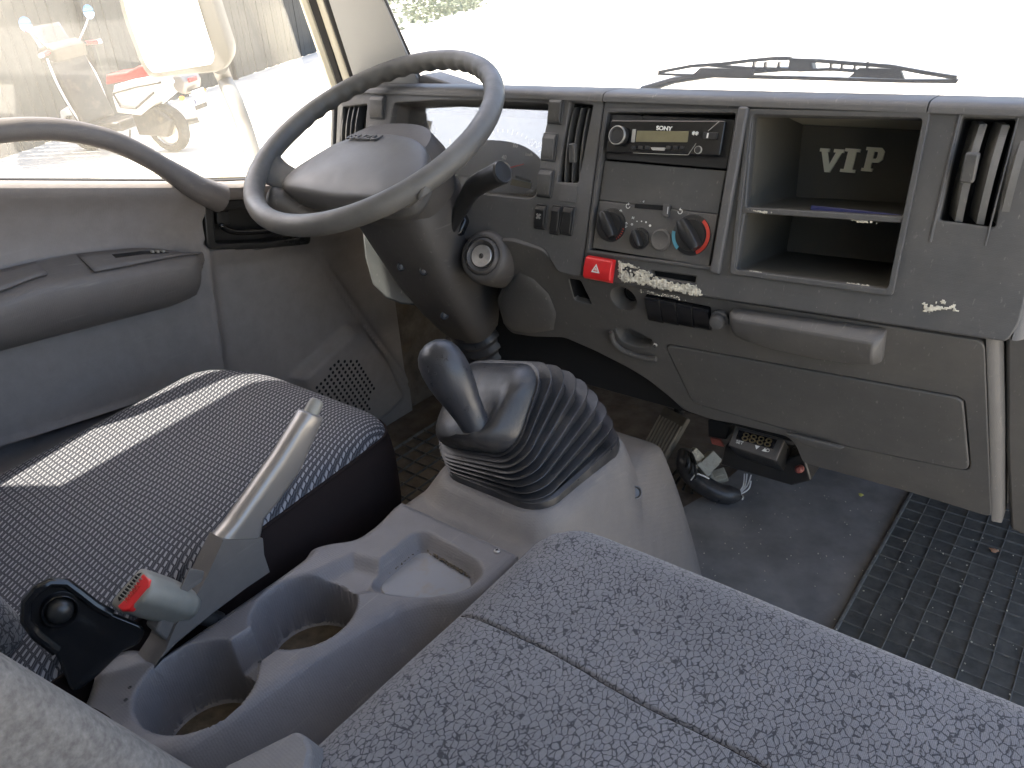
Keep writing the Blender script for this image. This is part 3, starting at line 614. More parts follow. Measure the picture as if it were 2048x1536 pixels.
for lab_, ps, pos in (('letter V', LV, lx[0]), ('letter I', LI, lx[1]), ('letter P, slightly yellower', LP, lx[2])):
    vf_ = slab(ps, pos); vf_ = remap(vf_, lambda v: V((pos.x + (v.x - pos.x) * (0.86 if ps is LV else 1.25 if ps is LI else 1.0), v.y, v.z))); o = obj('letter', vf_, M['letters'], ca, flat=True); o['label'] = 'raised cream slab-serif ' + lab_
obj('shelf_edge', prism([F(x, z, 0.0005) for x, z in fpoly([(1486, 415), (1806, 434), (1803, 446), (1484, 425)], 0.001)], -NF * 0.012), M['dash_dark'], dash, bev=0.001)
fp = F(-0.225, -0.2445, -0.09)
folder = obj('folder', box(fp, 0.10, 0.007, 0.13, frame(NF)), M['blue'], bev=0.001)
tag(folder, 'dark blue flat folder lying in the compartment below the VIP letters', 'folder')
# dust on the shelf edges
def crumbs(name, centre, U, Wd, H, n, s, mt, parent, seed=1, N=(0, 0, 1)):
    rnd = random.Random(seed); prs = []
    for k in range(n):
        a, b = rnd.gauss(0, 0.4), rnd.uniform(-1, 1); p = V(centre) + V(U) * (Wd * a) + V(N) * (H * b * 0.5)
        r = s * rnd.uniform(0.4, 1.4); fr = frame(V((rnd.uniform(-1, 1), rnd.uniform(-1, 1), rnd.uniform(0.2, 1))))
        prs.append(box(p, r, r * rnd.uniform(.5, 1), r * 0.5, fr))
    return obj(name, join(*prs), M[mt], parent, flat=True)
crumbs('dust', F(-0.325, -0.255, 0.0), (1, 0, 0), 0.02, 0.002, 60, 0.0018, 'foam', dash, 3)
crumbs('dust', F(-0.21, -0.253, -0.002), (1, 0, 0), 0.012, 0.002, 40, 0.0020, 'foam', dash, 4)
crumbs('dust', F(-0.318, -0.326, -0.002), (1, 0, 0), 0.014, 0.003, 60, 0.0022, 'foam', dash, 5)
crumbs('dust', F(-0.20, -0.322, -0.004), (1, 0, 0), 0.010, 0.003, 50, 0.0022, 'foam', dash, 6)
# frames round the openings
def fframe(name, outer, hole, h, th, mt): return fplate(name, outer, [hole], th, mt, h=h, bev=0.0012)
def grow(poly, d):
    n = len(poly); cx = sum(p[0] for p in poly) / n; cz = sum(p[1] for p in poly) / n
    sx = (max(p[0] for p in poly) - min(p[0] for p in poly)) / 2; sz = (max(p[1] for p in poly) - min(p[1] for p in poly)) / 2
    return [(cx + (p[0] - cx) * (sx + d) / sx, cz + (p[1] - cz) * (sz + d) / sz) for p in poly]
comb = fpoly([(1507, 231), (1846, 238), (1776, 578), (1472, 538)], 0.005)
fframe('compartment_frame', grow(comb, 0.007), grow(comb, 0.0005), 0.004, 0.006, 'dash_dark')
fframe('stack_frame', grow(stack, 0.005), grow(stack, 0.0003), 0.003, 0.005, 'dash_dark')
rp = [on_f(1479, 222, 0.008), on_f(1502, 223, 0.008), on_f(1450, 548, 0.008), on_f(1427, 545, 0.008)]
obj('divider_rib', prism([F(-0.3735, -0.140, 0.009), F(-0.361, -0.140, 0.009), F(-0.361, -0.334, 0.009), F(-0.3735, -0.334, 0.009)], -NF * 0.010), M['dash_top'], dash, bev=0.003, seg=3)
# blank panel between radio and heater controls
bx0, bx1 = -0.5545, -0.3795
obj('blank_panel', prism([F(bx0, -0.2125, -0.003), F(bx1, -0.2125, -0.003), F(bx1, -0.2635, -0.003), F(bx0, -0.2635, -0.003)], -NF * 0.006), M['dash_dark'], dash, bev=0.001)
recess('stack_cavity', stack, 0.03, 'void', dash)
# ---- torn foam left where something was glued, and paint scuffs
def residue(name, pxs, h, seed, parent, amp=0.004, step=0.0014, thr=0.0, mt='foam'):
    poly = xz([on_f(*p) for p in pxs]); xs = [p[0] for p in poly]; zs = [p[1] for p in poly]
    vs, fs, idx = [], [], {}
    nx = int((max(xs) - min(xs)) / step) + 2; nz = int((max(zs) - min(zs)) / step) + 2
    def inside(x, z):
        d = sd_poly((x, z), poly); return d + 0.0035 * fbm(x * 230, z * 230, seed) < 0
    for i in range(nx):
        for j in range(nz):
            x = min(xs) + i * step; z = min(zs) + j * step
            if not inside(x, z) or fbm(x * 190, z * 260, seed + 9) < thr - 0.75 * sstep(0.30, 1.0, 1 - (z - min(zs)) / (max(zs) - min(zs))): continue
            c = []
            for di, dj in ((0, 0), (1, 0), (1, 1), (0, 1)):
                k = (i + di, j + dj)
                if k not in idx:
                    xx, zz = min(xs) + k[0] * step, min(zs) + k[1] * step
                    idx[k] = len(vs); vs.append(F(xx + 0.0006 * fbm(xx * 900, zz * 900, 2), zz + 0.0006 * fbm(xx * 900, zz * 900, 5), h + amp * (0.4 + 0.6 * fbm(xx * 420, zz * 420, seed + 3))))
                c.append(idx[k])
            fs.append(tuple(c))
    return obj(name, (vs, fs), M[mt], parent, ang=25, solid=0.0008)
residue('foam_residue', [(1238, 524), (1262, 528), (1300, 548), (1345, 566), (1390, 570), (1404, 580), (1405, 592), (1350, 584), (1290, 571), (1245, 563), (1237, 550)], 0.0018, 3.3, dash, amp=0.003, thr=-0.12)
residue('scuff', [(1842, 603), (1860, 612), (1880, 600), (1910, 612), (1912, 622), (1880, 620), (1848, 626)], 0.0004, 7.1, dash, amp=0.0004, thr=0.02)
crumbs('dust', F(-0.44, -0.3715, 0.0045), (1, 0, 0), 0.05, 0.004, 60, 0.0013, 'foam', dash, 12, N=(0, -.3, -1))
obj('slot_cavity', recess_v if False else prism([F(x, z, -0.012) for x, z in grow(usb, 0.001)], -NF * 0.004), M['void'], dash)

# ---- lower dashboard
lt = [(1022, 470), (1012, 540), (1001, 580), (990, 604), (1006, 655), (1022, 670), (1061, 676), (1126, 678), (1188, 705), (1256, 740), (1295, 764), (1340, 800), (1365, 824), (1425, 844), (1472, 852), (1572, 877), (1588, 892), (1603, 928), (1620, 934), (1811, 987), (1982, 1040)]
lo = xz([on_l(*p) for p in lt]); lo[0] = (lo[0][0], -0.335)
outer = [(-0.718, -0.337), lo[1], lo[2]] + lo[3:] + [(on_l(1971, 672).x, -0.3615), (-0.30, -0.3685), (-0.5665, -0.3765), (-0.604, -0.372), (-0.618, -0.360), (-0.634, -0.341), (-0.690, -0.334)]
glv = rpoly(xz([on_l(*p) for p in [(1328, 692), (1912, 799), (1925, 808), (1938, 946), (1690, 895), (1384, 808)]]), 0.012, 5)
win = rpoly(xz([on_l(*p) for p in [(1134, 560), (1158, 564), (1181, 612), (1146, 604)]]), 0.004)
sock = [(on_l(1244, 601).x + 0.021 * math.cos(a * math.pi / 12), on_l(1244, 601).z + 0.0195 * math.sin(a * math.pi / 12)) for a in range(24)]
pock = rpoly(xz([on_l(*p) for p in [(1226, 658), (1262, 664), (1304, 684), (1298, 697), (1262, 695), (1238, 684)]]), 0.008)
swr = rpoly(xz([on_l(*p) for p in [(1289, 591), (1418, 618), (1420, 664), (1297, 644)]]), 0.002)
def lplate(name, outer, holes, th, mt, h=0.0, bev=0.0015, parent=None):
    return obj(name, remap(plate(outer, holes, th, bev), lambda v: L(v.x, v.y, h + v.z)), M[mt], parent or dash, ang=30)
lplate('lower_panel', rpoly(outer, 0.010), [grow(glv, 0.0016), win, sock, pock, swr], 0.012, 'dash_low', h=-0.004)
gl = lplate('glovebox_lid', glv, [], 0.008, 'dash_low', h=-0.0025, bev=0.0018)
lplate('panel_gap', grow(glv, 0.006), [], 0.003, 'void', h=-0.014)
# finger pull under the lid
gpull = [on_l(*p, 0.001) for p in [(1572, 862), (1600, 868), (1640, 878), (1692, 891), (1680, 897), (1640, 893), (1600, 880)]]
obj('finger_pull', prism(gpull, NL * 0.006), M['dash_low'], gl, bev=0.003, seg=3)
def lrecess(name, poly, depth, mt, inset=0.1, h0=-0.006):
    n = len(poly); fr = [L(p[0], p[1], h0) for p in poly]; c = sum(fr, V((0, 0, 0))) / n
    bk = [lerp(p, c, inset) + V((0, depth, 0.0)) for p in fr]
    return obj(name, (fr + bk, [(i, (i + 1) % n, n + (i + 1) % n, n + i) for i in range(n)] + [tuple(range(n, 2 * n))]), M[mt], dash, ang=50)
lrecess('cavity', win, 0.03, 'void'); lrecess('coin_pocket', pock, 0.02, 'dash_low', 0.25)
so = lrecess('lighter_well', sock, 0.024, 'dash_low', 0.42)
sc_ = L(sum(p[0] for p in sock) / 24, sum(p[1] for p in sock) / 24, -0.006) + V((0.004, 0.018, 0.004))
obj('socket_ring', lathe([(0.0115, 0), (0.0125, 0.003), (0.0105, 0.003), (0.0100, -0.01)], sc_, (0, -1, 0.0), 28, False), M['chrome'], so)
obj('socket_bore', lathe([(0.0102, 0.001), (0.0, 0.001)], sc_, (0, -1, 0), 20, False), M['void'], so)
sx0, sx1 = min(p[0] for p in swr), max(p[0] for p in swr)
for k in range(4):
    a = lerp(sx0, sx1, k / 4) + 0.0006; b = lerp(sx0, sx1, (k + 1) / 4) - 0.0006
    z1 = lerp(on_l(1289, 591).z, on_l(1418, 618).z, (k + .5) / 4) - 0.001; z0 = lerp(on_l(1297, 644).z, on_l(1418, 662).z, (k + .5) / 4) + 0.0005
    rr = [[L(x, z, h) for z, h in ((z1, 0.001), (z1 - 0.003, 0.003), (z0 + 0.004, 0.0005), (z0, -0.002), (z0, -0.008), (z1, -0.008))] for x in (a, b)]
    obj('switch_blank', loft(rr), M['blackgloss'], dash, ang=30, bev=0.0006)
lrecess('switch_cavity', swr, 0.01, 'void', 0.0, h0=-0.009)
# surround lip of the pocket
obj('pocket_lip', tube(smooth_path([on_l(*p, 0.001) for p in [(1222, 664), (1228, 684), (1250, 703), (1290, 716), (1312, 718)]], 5), [0.004] * 21, 8), M['dash_low'], dash)
kn = on_l(1441, 637, 0.0)
k_ = obj('turn_knob', lathe([(0.0125, -0.004), (0.0125, 0.004), (0.0098, 0.005), (0.0098, 0.012), (0.0085, 0.0155), (0.003, 0.017), (0, 0.017)], kn, (0.0, -1, -0.1), 28, False), M['dash_top'], dash)
def screw(c, N, r, parent, mt='metal'):
    s_ = obj('screw', lathe([(r, -0.0005), (r, 0.0008), (r * 0.75, 0.0016), (0, 0.0017)], c, N, 14, False), M[mt], parent)
    U, Y, NN = frame(N); c2 = V(c) + V(N).normalized() * 0.00185
    obj('slot', join(box(c2, r * 1.1, r * 0.25, 0.0003, (U, Y, NN)), box(c2, r * 0.25, r * 1.1, 0.0003, (U, Y, NN))), M['void'], s_, flat=True)
    return s_
screw(on_l(1311, 690, 0.002), NL, 0.0032, dash)
# pull-out drinks tray with a bowed lower lip
tz = [(1465, 613), (1772, 654)]
xa, xb = on_l(1466, 640).x, on_l(1771, 685).x
rings = []
for i in range(25):
    u_ = i / 24; x = lerp(xa, xb, u_); ztop = lerp(on_l(1466, 616).z, on_l(1771, 658).z, u_)
    px = 1466 + u_ * 305; zb = on_l(px, interp([(1466, 657), (1500, 673), (1560, 690), (1640, 706), (1720, 716), (1771, 718)], px)).z
    hh = 0.020 + 0.006 * u_; e = 0.55 if i in (0, 24) else 1.0
    rings.append([L(x, ztop - 0.001, -0.003), L(x, ztop, hh * 0.75 * e), L(x, ztop - 0.0035, hh * e), L(x, lerp(ztop, zb, 0.45), (hh + 0.001) * e), L(x, zb + 0.004, (hh - 0.006) * e), L(x, zb, (hh - 0.013) * e), L(x, zb + 0.003, -0.003)])
obj('drinks_tray', loft(rings), M['dash_low'], dash, ang=40, bev=0.002)
# knee bolster bulge beside the steering column
kb = [on_l(*p) for p in [(1036, 545), (1066, 560), (1096, 590), (1112, 630), (1106, 664), (1062, 671), (1022, 665), (1003, 650), (994, 608), (1012, 565)]]
kc = sum(kb, V((0, 0, 0))) / len(kb)
kr = [[lerp(kc, p, s) + NL * h for p in rp_] for s, h, rp_ in ((1.0, -0.007, kb), (0.96, -0.003, kb), (0.86, -0.0005, kb), (0.70, 0.0015, kb), (0.45, 0.003, kb), (0.15, 0.0035, kb))]
obj('knee_bolster', loft(kr, False, True), M['dash_low'], dash, ang=80)
# passenger end: rolled edge and set-back side panel
rr = []
for k in range(13):
    z = lerp(-0.137, -0.352, k / 12); yy = 0.98 + 0.28 * z
    rr.append([V((-0.040, yy + 0.006, z)), V((-0.0385, yy + 0.001, z)), V((-0.034, yy + 0.002, z)), V((-0.026, yy + 0.014, z)), V((-0.024, yy + 0.05, z)), V((-0.040, yy + 0.05, z))])
obj('end_roll', loft(rr), M['dash_top'], dash, ang=60)
rr = []
for k in range(13):
    y_ = lerp(668, 1041, k / 12); lx_ = interp([(660, 1971), (850, 1978), (1045, 1983)], y_); rx_ = interp([(660, 1999), (850, 2004), (1045, 2004)], y_)
    a, b = on_l(lx_, y_, -0.0045), on_l(rx_, y_ + 4, -0.013)
    rr.append([a, lerp(a, b, 0.15) + NL * 0.0012, lerp(a, b, 0.85) + NL * 0.0012, b, b + V((0, 0.05, 0)), a + V((0, 0.05, 0))])
obj('end_facet', loft(rr), M['dash_low'], dash, ang=50)
obj('side_panel', prism([on_f(*p, -0.022) for p in [(2066, 196), (2160, 205), (2160, 566), (2019, 558), (2034, 440), (2052, 300)]], (0, 0.03, 0)), M['dash_dark'], dash, bev=0.003)
obj('side_panel', prism([on_l(*p, -0.034) for p in [(2014, 572), (2160, 582), (2160, 1120), (2020, 1058), (2012, 900), (2011, 660)]], (0, 0.03, 0)), M['dash_low'], dash, bev=0.004)
# black box added under the dash to stop light
obj('under_dash_light_block', box((-0.50, 1.02, -0.50), 0.80, 0.09, 0.20), M['void'], dash, flat=True)

# =================================================================== CAR RADIO
rad = thing('car_radio', 'black car radio with round volume knob and amber display, slotted into the dashboard', 'car radio', F(-0.4675, -0.21, -0.002))
rx0, rx1, rz0, rz1 = -0.5545, -0.3795, -0.2105, -0.1535
obj('radio_cage', prism([F(rx0, rz1, -0.004), F(rx1, rz1, -0.004), F(rx1, rz0, -0.004), F(rx0, rz0, -0.004)], V((0, 0.02, 0))), M['black'], rad, bev=0.001)
def rf(px, py, h=0.0): return on_f(px, py, h)
fc = rpoly(xz([rf(*p) for p in [(1226, 242), (1455, 243), (1452, 262), (1443, 313), (1216, 306)]]), 0.003)
face = fplate('faceplate', fc, [], 0.008, 'blackgloss', h=0.007, bev=0.0015, parent=rad)
kc_ = rf(1241, 272, 0.008)
vk = obj('volume_knob', lathe([(0.0125, 0), (0.0122, 0.009), (0.0112, 0.011), (0.0085, 0.0115), (0.0080, 0.0105), (0, 0.0105)], kc_, NF, 32, False), M['black'], rad)
obj('knob_ring', lathe([(0.0126, 0.009), (0.0118, 0.0112), (0.0110, 0.0112)], kc_, NF, 32, False), M['metal'], vk)
dp = rpoly(xz([rf(*p) for p in [(1280, 263), (1383, 264), (1380, 286), (1277, 285)]]), 0.001)
fplate('display', dp, [], 0.001, 'screen', h=0.0085, bev=0.0002, parent=rad)
fplate('display_edge', rpoly(xz([rf(*p) for p in [(1271, 260), (1278, 260), (1275, 286), (1268, 286)]]), 0.001), [], 0.001, 'grey_print', h=0.0088, bev=0.0002, parent=rad)
label('lettering', 'SONY', 0.0072, rf(1328, 257, 0.0085), 'white', rad, sx=1.15, off=0.0002)

for k, (px, w) in enumerate(((1273, 9), (1287, 9), (1301, 9), (1343, 9), (1357, 9), (1370, 9))):
    fplate('preset_button', rpoly(xz([rf(px - w / 2, 293), rf(px + w / 2, 293.5), rf(px + w / 2 - 1, 300), rf(px - w / 2 - 1, 299.5)]), 0.0008), [], 0.002, 'black', h=0.009, bev=0.0003, parent=rad)
fplate('source_button', rpoly(xz([rf(1307, 296), rf(1337, 297), rf(1334, 303), rf(1311, 302)]), 0.001), [], 0.002, 'grey_print', h=0.0092, bev=0.0003, parent=rad)
obj('trim_line', tube([rf(1266, 306, 0.0075), rf(1376, 310, 0.0075), rf(1392, 287, 0.0075)], 0.0004, 6), M['grey_print'], rad)
obj('trim_line', tube([rf(1416, 262, 0.0075), rf(1438, 243, 0.0075)], 0.0004, 6), M['grey_print'], rad)
label('display_glyph', '**', 0.010, rf(1390, 270, 0.0085), 'white', rad, off=0.0003)
fplate('aux_cover', rpoly(xz([rf(1413, 266), rf(1441, 267), rf(1438, 280), rf(1411, 279)]), 0.001), [], 0.003, 'black', h=0.010, bev=0.0004, parent=rad)
fplate('aux_mark', rpoly(xz([rf(1421, 268), rf(1424, 268), rf(1422, 278), rf(1419, 278)]), 0.0004), [], 0.001, 'white', h=0.0105, bev=0.0001, parent=rad)
obj('eject_button', lathe([(0.0048, 0), (0.0045, 0.002), (0.003, 0.0025), (0, 0.002)], rf(1397, 300, 0.007), NF, 20, False), M['black'], rad)
obj('eject_ring', lathe([(0.0050, 0.0002), (0.0046, 0.0024), (0.0040, 0.0024)], rf(1397, 300, 0.007), NF, 20, False), M['grey_print'], rad)

# =================================================================== HEATER CONTROL PANEL
hv = thing('heater_control_panel', 'dark heater control panel with rotary knobs and blue-red temperature ring', 'heater controls', F(-0.4675, -0.325, -0.002))
obj('control_plate', prism([F(bx0, -0.2645, -0.002), F(bx1, -0.2645, -0.002), F(bx1, -0.3275, -0.002), F(bx0, -0.3275, -0.002)], V((0, 0.012, 0))), M['dash_low'], hv, bev=0.001)
Uf, Yf, Nf = frame(NF)
def rknob(px, py, r, ang, big=True):
    c = rf(px, py, -0.002)
    base = obj('knob_base', lathe([(r * 1.25, 0), (r * 1.22, 0.0018), (r * 0.98, 0.0026), (r * 0.95, 0.005), (0, 0.005)], c, NF, 36, False), M['black'], hv)
    d = Uf * math.cos(R(ang)) + Yf * math.sin(R(ang)); q = Nf.cross(d)
    rings = []
    for s, w in ((-1.0, 0.32), (-0.7, 0.42), (0, 0.46), (0.7, 0.40), (1.05, 0.26)):
        p = c + d * (r * s); h = 0.019 if big else 0.015; h *= (1 - 0.12 * s * s)
        rings.append([p + q * (-r * w) + Nf * 0.004, p + q * (-r * w * .8) + Nf * h * 0.9, p + q * (-r * w * .35) + Nf * h, p + q * (r * w * .35) + Nf * h, p + q * (r * w * .8) + Nf * h * 0.9, p + q * (r * w) + Nf * 0.004])
    g = obj('knob_grip', loft(rings), M['black'], base, ang=50, bev=0.001)
    return c, base
k1, kb1 = rknob(1222, 450, 0.0185, 125); k2, kb2 = rknob(1279, 477, 0.0118, 120, False); k3, kb3 = rknob(1383, 470, 0.0210, 130)
obj('air_button', lathe([(0.0145, 0), (0.0145, 0.003), (0.012, 0.004), (0.0105, 0.0032), (0, 0.0030)], rf(1322, 480, -0.002), NF, 32, False), M['dash_low'], hv)
def arc_band(c, r0, r1, a0, a1, h, mt, nm):
    n = 20; vs = []
    for k in range(n + 1):
        a = R(lerp(a0, a1, k / n)); d = Uf * math.cos(a) + Yf * math.sin(a); vs += [c + d * r0 + Nf * h, c + d * r1 + Nf * h]
    obj(nm, (vs, [(2 * k, 2 * k + 1, 2 * k + 3, 2 * k + 2) for k in range(n)]), M[mt], hv)
M['tblue'] = mat('cold_print', (0.08, 0.28, 0.38), 0.5)
M['tred'] = mat('hot_print', (0.50, 0.05, 0.03), 0.5)
arc_band(k3, 0.0215, 0.0262, -62, 55, 0.0030, 'tred', 'hot_band'); arc_band(k3, 0.0215, 0.0262, 175, 232, 0.0030, 'tblue', 'cold_band')
sl = fplate('slider_slot', rpoly(xz([rf(1270, 407), rf(1342, 412), rf(1340, 422), rf(1268, 416)]), 0.001), [], 0.001, 'void', h=-0.0012, bev=0, parent=hv)
fplate('slider_tab', rpoly(xz([rf(1329, 408), rf(1341, 409), rf(1338, 434), rf(1327, 432)]), 0.0008), [], 0.006, 'dash_low', h=0.004, bev=0.0005, parent=hv)
fplate('slider_mark', xz([rf(1338.5, 414), rf(1339.5, 414), rf(1338, 428), rf(1337, 428)]), [], 0.0006, 'white', h=0.0046, bev=0, parent=hv)
for s, p, z in (('\u2193', (1218, 423), .007), ('\u2195', (1241, 425), .007), ('\u21BB', (1256, 413), .009), ('\u21BA', (1360, 424), .009), ('\u2195', (1252, 450), .007), ('\u2193', (1206, 469), .007), ('H', (1266, 436), .005), ('o', (1264, 448), .006), ('\u2022', (1274, 443), .006), ('\u2022', (1283, 443), .007), ('\u2022', (1292, 445), .010), ('\u2022', (1300, 452), .013), ('d', (1287, 403), .004)):
    label('symbol', s, z, rf(*p, -0.0012), 'white', hv)
for k in range(6):
    a = R(-8 - k * 9); d = Uf * math.cos(a) + Yf * math.sin(a); q = Nf.cross(d)
    obj('symbol', box(k1 + d * 0.0215 + Nf * 0.0025, 0.0026, 0.0008, 0.0003, (d, q, Nf)), M['tred'], hv)

# =================================================================== DRIVER DOOR
XD = -1.20
door = thing('driver_door', 'grey moulded driver door panel with armrest, black door handle and arched grab bar', 'door', (XD, 0.5, -0.9))
def belt(y): return -0.197 - 0.213 * (y - 0.405) if y < 0.78 else -0.277 - 0.12 * (y - 0.78)
yz = lambda pts, x=XD: [(q.y, q.z) for q in (on_x(a, b, x) for a, b in pts)]
spk = yz([(600, 762), (715, 655), (745, 655), (792, 720), (825, 792), (822, 805), (790, 838), (700, 900)], -1.185)
hnd_area = yz([(403, 405), (480, 398), (620, 398), (618, 488), (520, 497), (415, 497), (410, 488)])
ridge = yz([(401, 408), (410, 480), (424, 600), (443, 755), (440, 860)])
seam2 = yz([(627, 478), (690, 575), (752, 672), (800, 730), (850, 800)])
pocket = yz([(-300, 985), (0, 893), (200, 830), (400, 762), (404, 800), (330, 812), (150, 880), (0, 962), (-300, 1090)])
def door_x(y, z):
    zb = belt(y); d = 0.0
    t = (zb - z)
    d += 0.026 * math.exp(-(t / 0.030) ** 2) - 0.006 * math.exp(-((t - 0.085) / 0.03) ** 2)
    # forward bay is set back behind a soft upright ridge
    yr = interp([(-0.95, 0.60), (-0.64, 0.645), (-0.40, 0.672), (-0.27, 0.690)], z)
    if t > 0: d += 0.010 * math.exp(-((y - yr) / 0.011) ** 2) - 0.022 * sstep(yr, yr + 0.035, y) * sstep(0.10, 0.15, t)
    s = sd_poly((y, z), spk)
    d += 0.026 * (1 - sstep(-0.020, 0.004, s))
    hs_ = sd_poly((y, z), hnd_area)
    if hs_ < 0.004: d -= 0.045 * (1 - sstep(-0.006, 0.002, hs_))
    g = min(sd_seg((y, z), a, b) for a, b in zip(seam2, seam2[1:]))
    d -= 0.005 * math.exp(-(g / 0.003) ** 2)
    side = (y - seam2[0][0]) - (z - seam2[0][1]) * (seam2[-1][0] - seam2[0][0]) / (seam2[-1][1] - seam2[0][1])
    d -= 0.02 * sstep(0.0, 0.02, side) * sstep(0.14, 0.2, t) * 0.5
    p = sd_poly((y, z), pocket)
    d -= 0.050 * (1 - sstep(-0.012, 0.003, p)); d += 0.006 * math.exp(-(p / 0.006) ** 2)
    lowz = interp([(0.2, -0.605), (0.535, -0.60), (0.70, -0.66), (1.3, -0.9)], y)
    d += 0.022 * (1 - sstep(lowz - 0.012, lowz + 0.004, z)) * (1 - sstep(0.60, 0.75, y))
    return XD + d
def dgrid(a, b):
    y = lerp(-0.24, 1.125, a); z = lerp(-0.93, belt(y), b); return V((door_x(y, z), y, z))
obj('door_panel', grid(200, 150, dgrid), M['door'], door, ang=60)
# belt-line ledge and outer skin
rr = [[V((XD + 0.026, y, belt(y))), V((XD + 0.020, y, belt(y) + 0.006)), V((XD - 0.012, y, belt(y) + 0.007)), V((XD - 0.020, y, belt(y) - 0.004)), V((XD - 0.02, y, belt(y) - 0.02))] for y in [lerp(-0.24, 1.0, k / 20) for k in range(21)]]
obj('belt_ledge', loft(rr), M['door'], door, ang=60)
rr = [[V((XD - 0.022, y, belt(y) + 0.001)), V((XD - 0.022, y, belt(y) + 0.008)), V((XD - 0.028, y, belt(y) + 0.010)), V((XD - 0.030, y, belt(y)))] for y in [lerp(-0.24, 1.0, k / 20) for k in range(21)]]
obj('window_seal', loft(rr), M['seal'], door)
obj('outer_skin', prism([V((-1.31, -0.24, belt(-.24) - 0.01)), V((-1.31, 1.12, belt(1.1) - 0.01)), V((-1.31, 1.12, -0.95)), V((-1.31, -0.24, -0.95))], (0.012, 0, 0)), M['cream'], door)
obj('outer_skin', prism([V((-1.298, -0.24, belt(-.24) - 0.012)), V((-1.298, 1.12, belt(1.1) - 0.012)), V((-1.232, 1.12, belt(1.1) - 0.012)), V((-1.232, -0.24, belt(-.24) - 0.012))], (0, 0, -0.01)), M['cream'], door)
gx = XD - 0.027
obj('window_glass', prism([V((gx, 0.02, belt(.02))), V((gx, 0.985, belt(.985))), V((gx, 0.975, -0.10)), V((gx - 0.0, 0.90, 0.255)), V((gx, 0.02, 0.255))], (-0.004, 0, 0)), M['glass'], door)
# armrest, lofted from three moulded lines
l1 = [(-330, 600), (-200, 572), (-100, 552), (0, 541), (62, 526), (156, 508), (266, 497), (312, 499), (402, 514)]
l2 = [(-330, 720), (-200, 672), (-100, 632), (0, 599), (78, 572), (187, 555), (290, 537), (375, 522), (402, 516)]
l3 = [(-330, 800), (-200, 762), (-100, 732), (0, 703), (100, 676), (200, 650), (344, 613), (388, 594), (405, 560)]
def yzpath(l, x): return [(q.y, q.z) for q in (on_x(a, b, x) for a, b in l)]
A1, A2, A3 = yzpath(l1, XD + 0.002), yzpath(l2, XD + 0.058), yzpath(l3, XD + 0.012)
rr = []
for k in range(49):
    y = lerp(0.02, 0.672, k / 48); z1, z3 = interp(A1, y), interp(A3, y); z2 = interp(A2, y)
    e = 1 - sstep(0.60, 0.672, y) ** 2 * 0.92; s_e = sstep(0.635, 0.672, y)
    z1 -= 0.012 * s_e; z3 += 0.022 * s_e; z2 = max(z2 - 0.012 * s_e, z3 + 0.012)
    rr.append([V((XD - 0.004, y, z1)), V((XD + 0.010 * e, y, z1 + 0.0015)), V((XD + 0.047 * e, y, z2 + 0.004)), V((XD + 0.058 * e, y, z2 - 0.001)), V((XD + 0.062 * e, y, z2 - 0.012)), V((XD + 0.060 * e, y, lerp(z2, z3, 0.35))), V((XD + 0.050 * e, y, lerp(z2, z3, 0.65))), V((XD + 0.026 * e, y, lerp(z2, z3, 0.92))), V((XD + 0.004, y, z3 - 0.002)), V((XD - 0.01, y, z3))])
obj('armrest', loft(rr), M['arm'], door, ang=70)
def armtop(px, py, h=0.0):                       # point on the sloping top of the armrest
    a = on_x(402, 514, XD); return on_z(px, py, -0.345) * 1.0
def arm_surface(y, u, h=0.0012):                 # u from inner edge (0) to outer edge (1)
    return V((lerp(XD + 0.008, XD + 0.052, u), y, lerp(interp(A1, y), interp(A2, y) + 0.004, u) + h))
sw = obj('window_switch_panel', grid(20, 4, lambda a, b: arm_surface(lerp(0.47, 0.650, a), lerp(0.06, 0.98 - 0.3 * a * a, b), 0.0022)), M['arm'], door, solid=0.002)
obj('switch_strip', grid(12, 2, lambda a, b: arm_surface(lerp(0.515, 0.600, a), lerp(0.30, 0.52, b), 0.0036)), M['blackgloss'], sw)
for a in (0.575, 0.583, 0.592):
    obj('window_switch', remap(box((0, 0, 0), 0.007, 0.0045, 0.004), lambda v: arm_surface(a, 0.42, 0.005) + v), M['grey_print'], sw, bev=0.001)
obj('ashtray_lid', grid(12, 4, lambda a, b: arm_surface(lerp(0.22, 0.412, a), lerp(0.10, 1.02 - 0.25 * a ** 3, b), 0.0030)), M['arm'], door, solid=0.003)
obj('lid_groove', tube([arm_surface(y, 0.45, 0.004) for y in (0.24, 0.30, 0.345)], [0.004, 0.004, 0.003], 8), M['black'], door)
# arched grab bar
gp_ = [(-240, 470), (-200, 350), (-110, 290), (-40, 268), (0, 262), (60, 258), (120, 260), (180, 270), (240, 288), (300, 318), (350, 348), (398, 378), (440, 396)]
path = smooth_path([on_x(a, b, XD + 0.028 + 0.01 * math.sin(i * 0.28)) for i, (a, b) in enumerate(gp_)], 5)
rad_ = [0.0155 if i < len(path) - 14 else 0.0155 + 0.010 * ((i - len(path) + 14) / 14) for i in range(len(path))]
obj('grab_bar', tube(path, rad_, 18), M['arm'], door, ang=70)
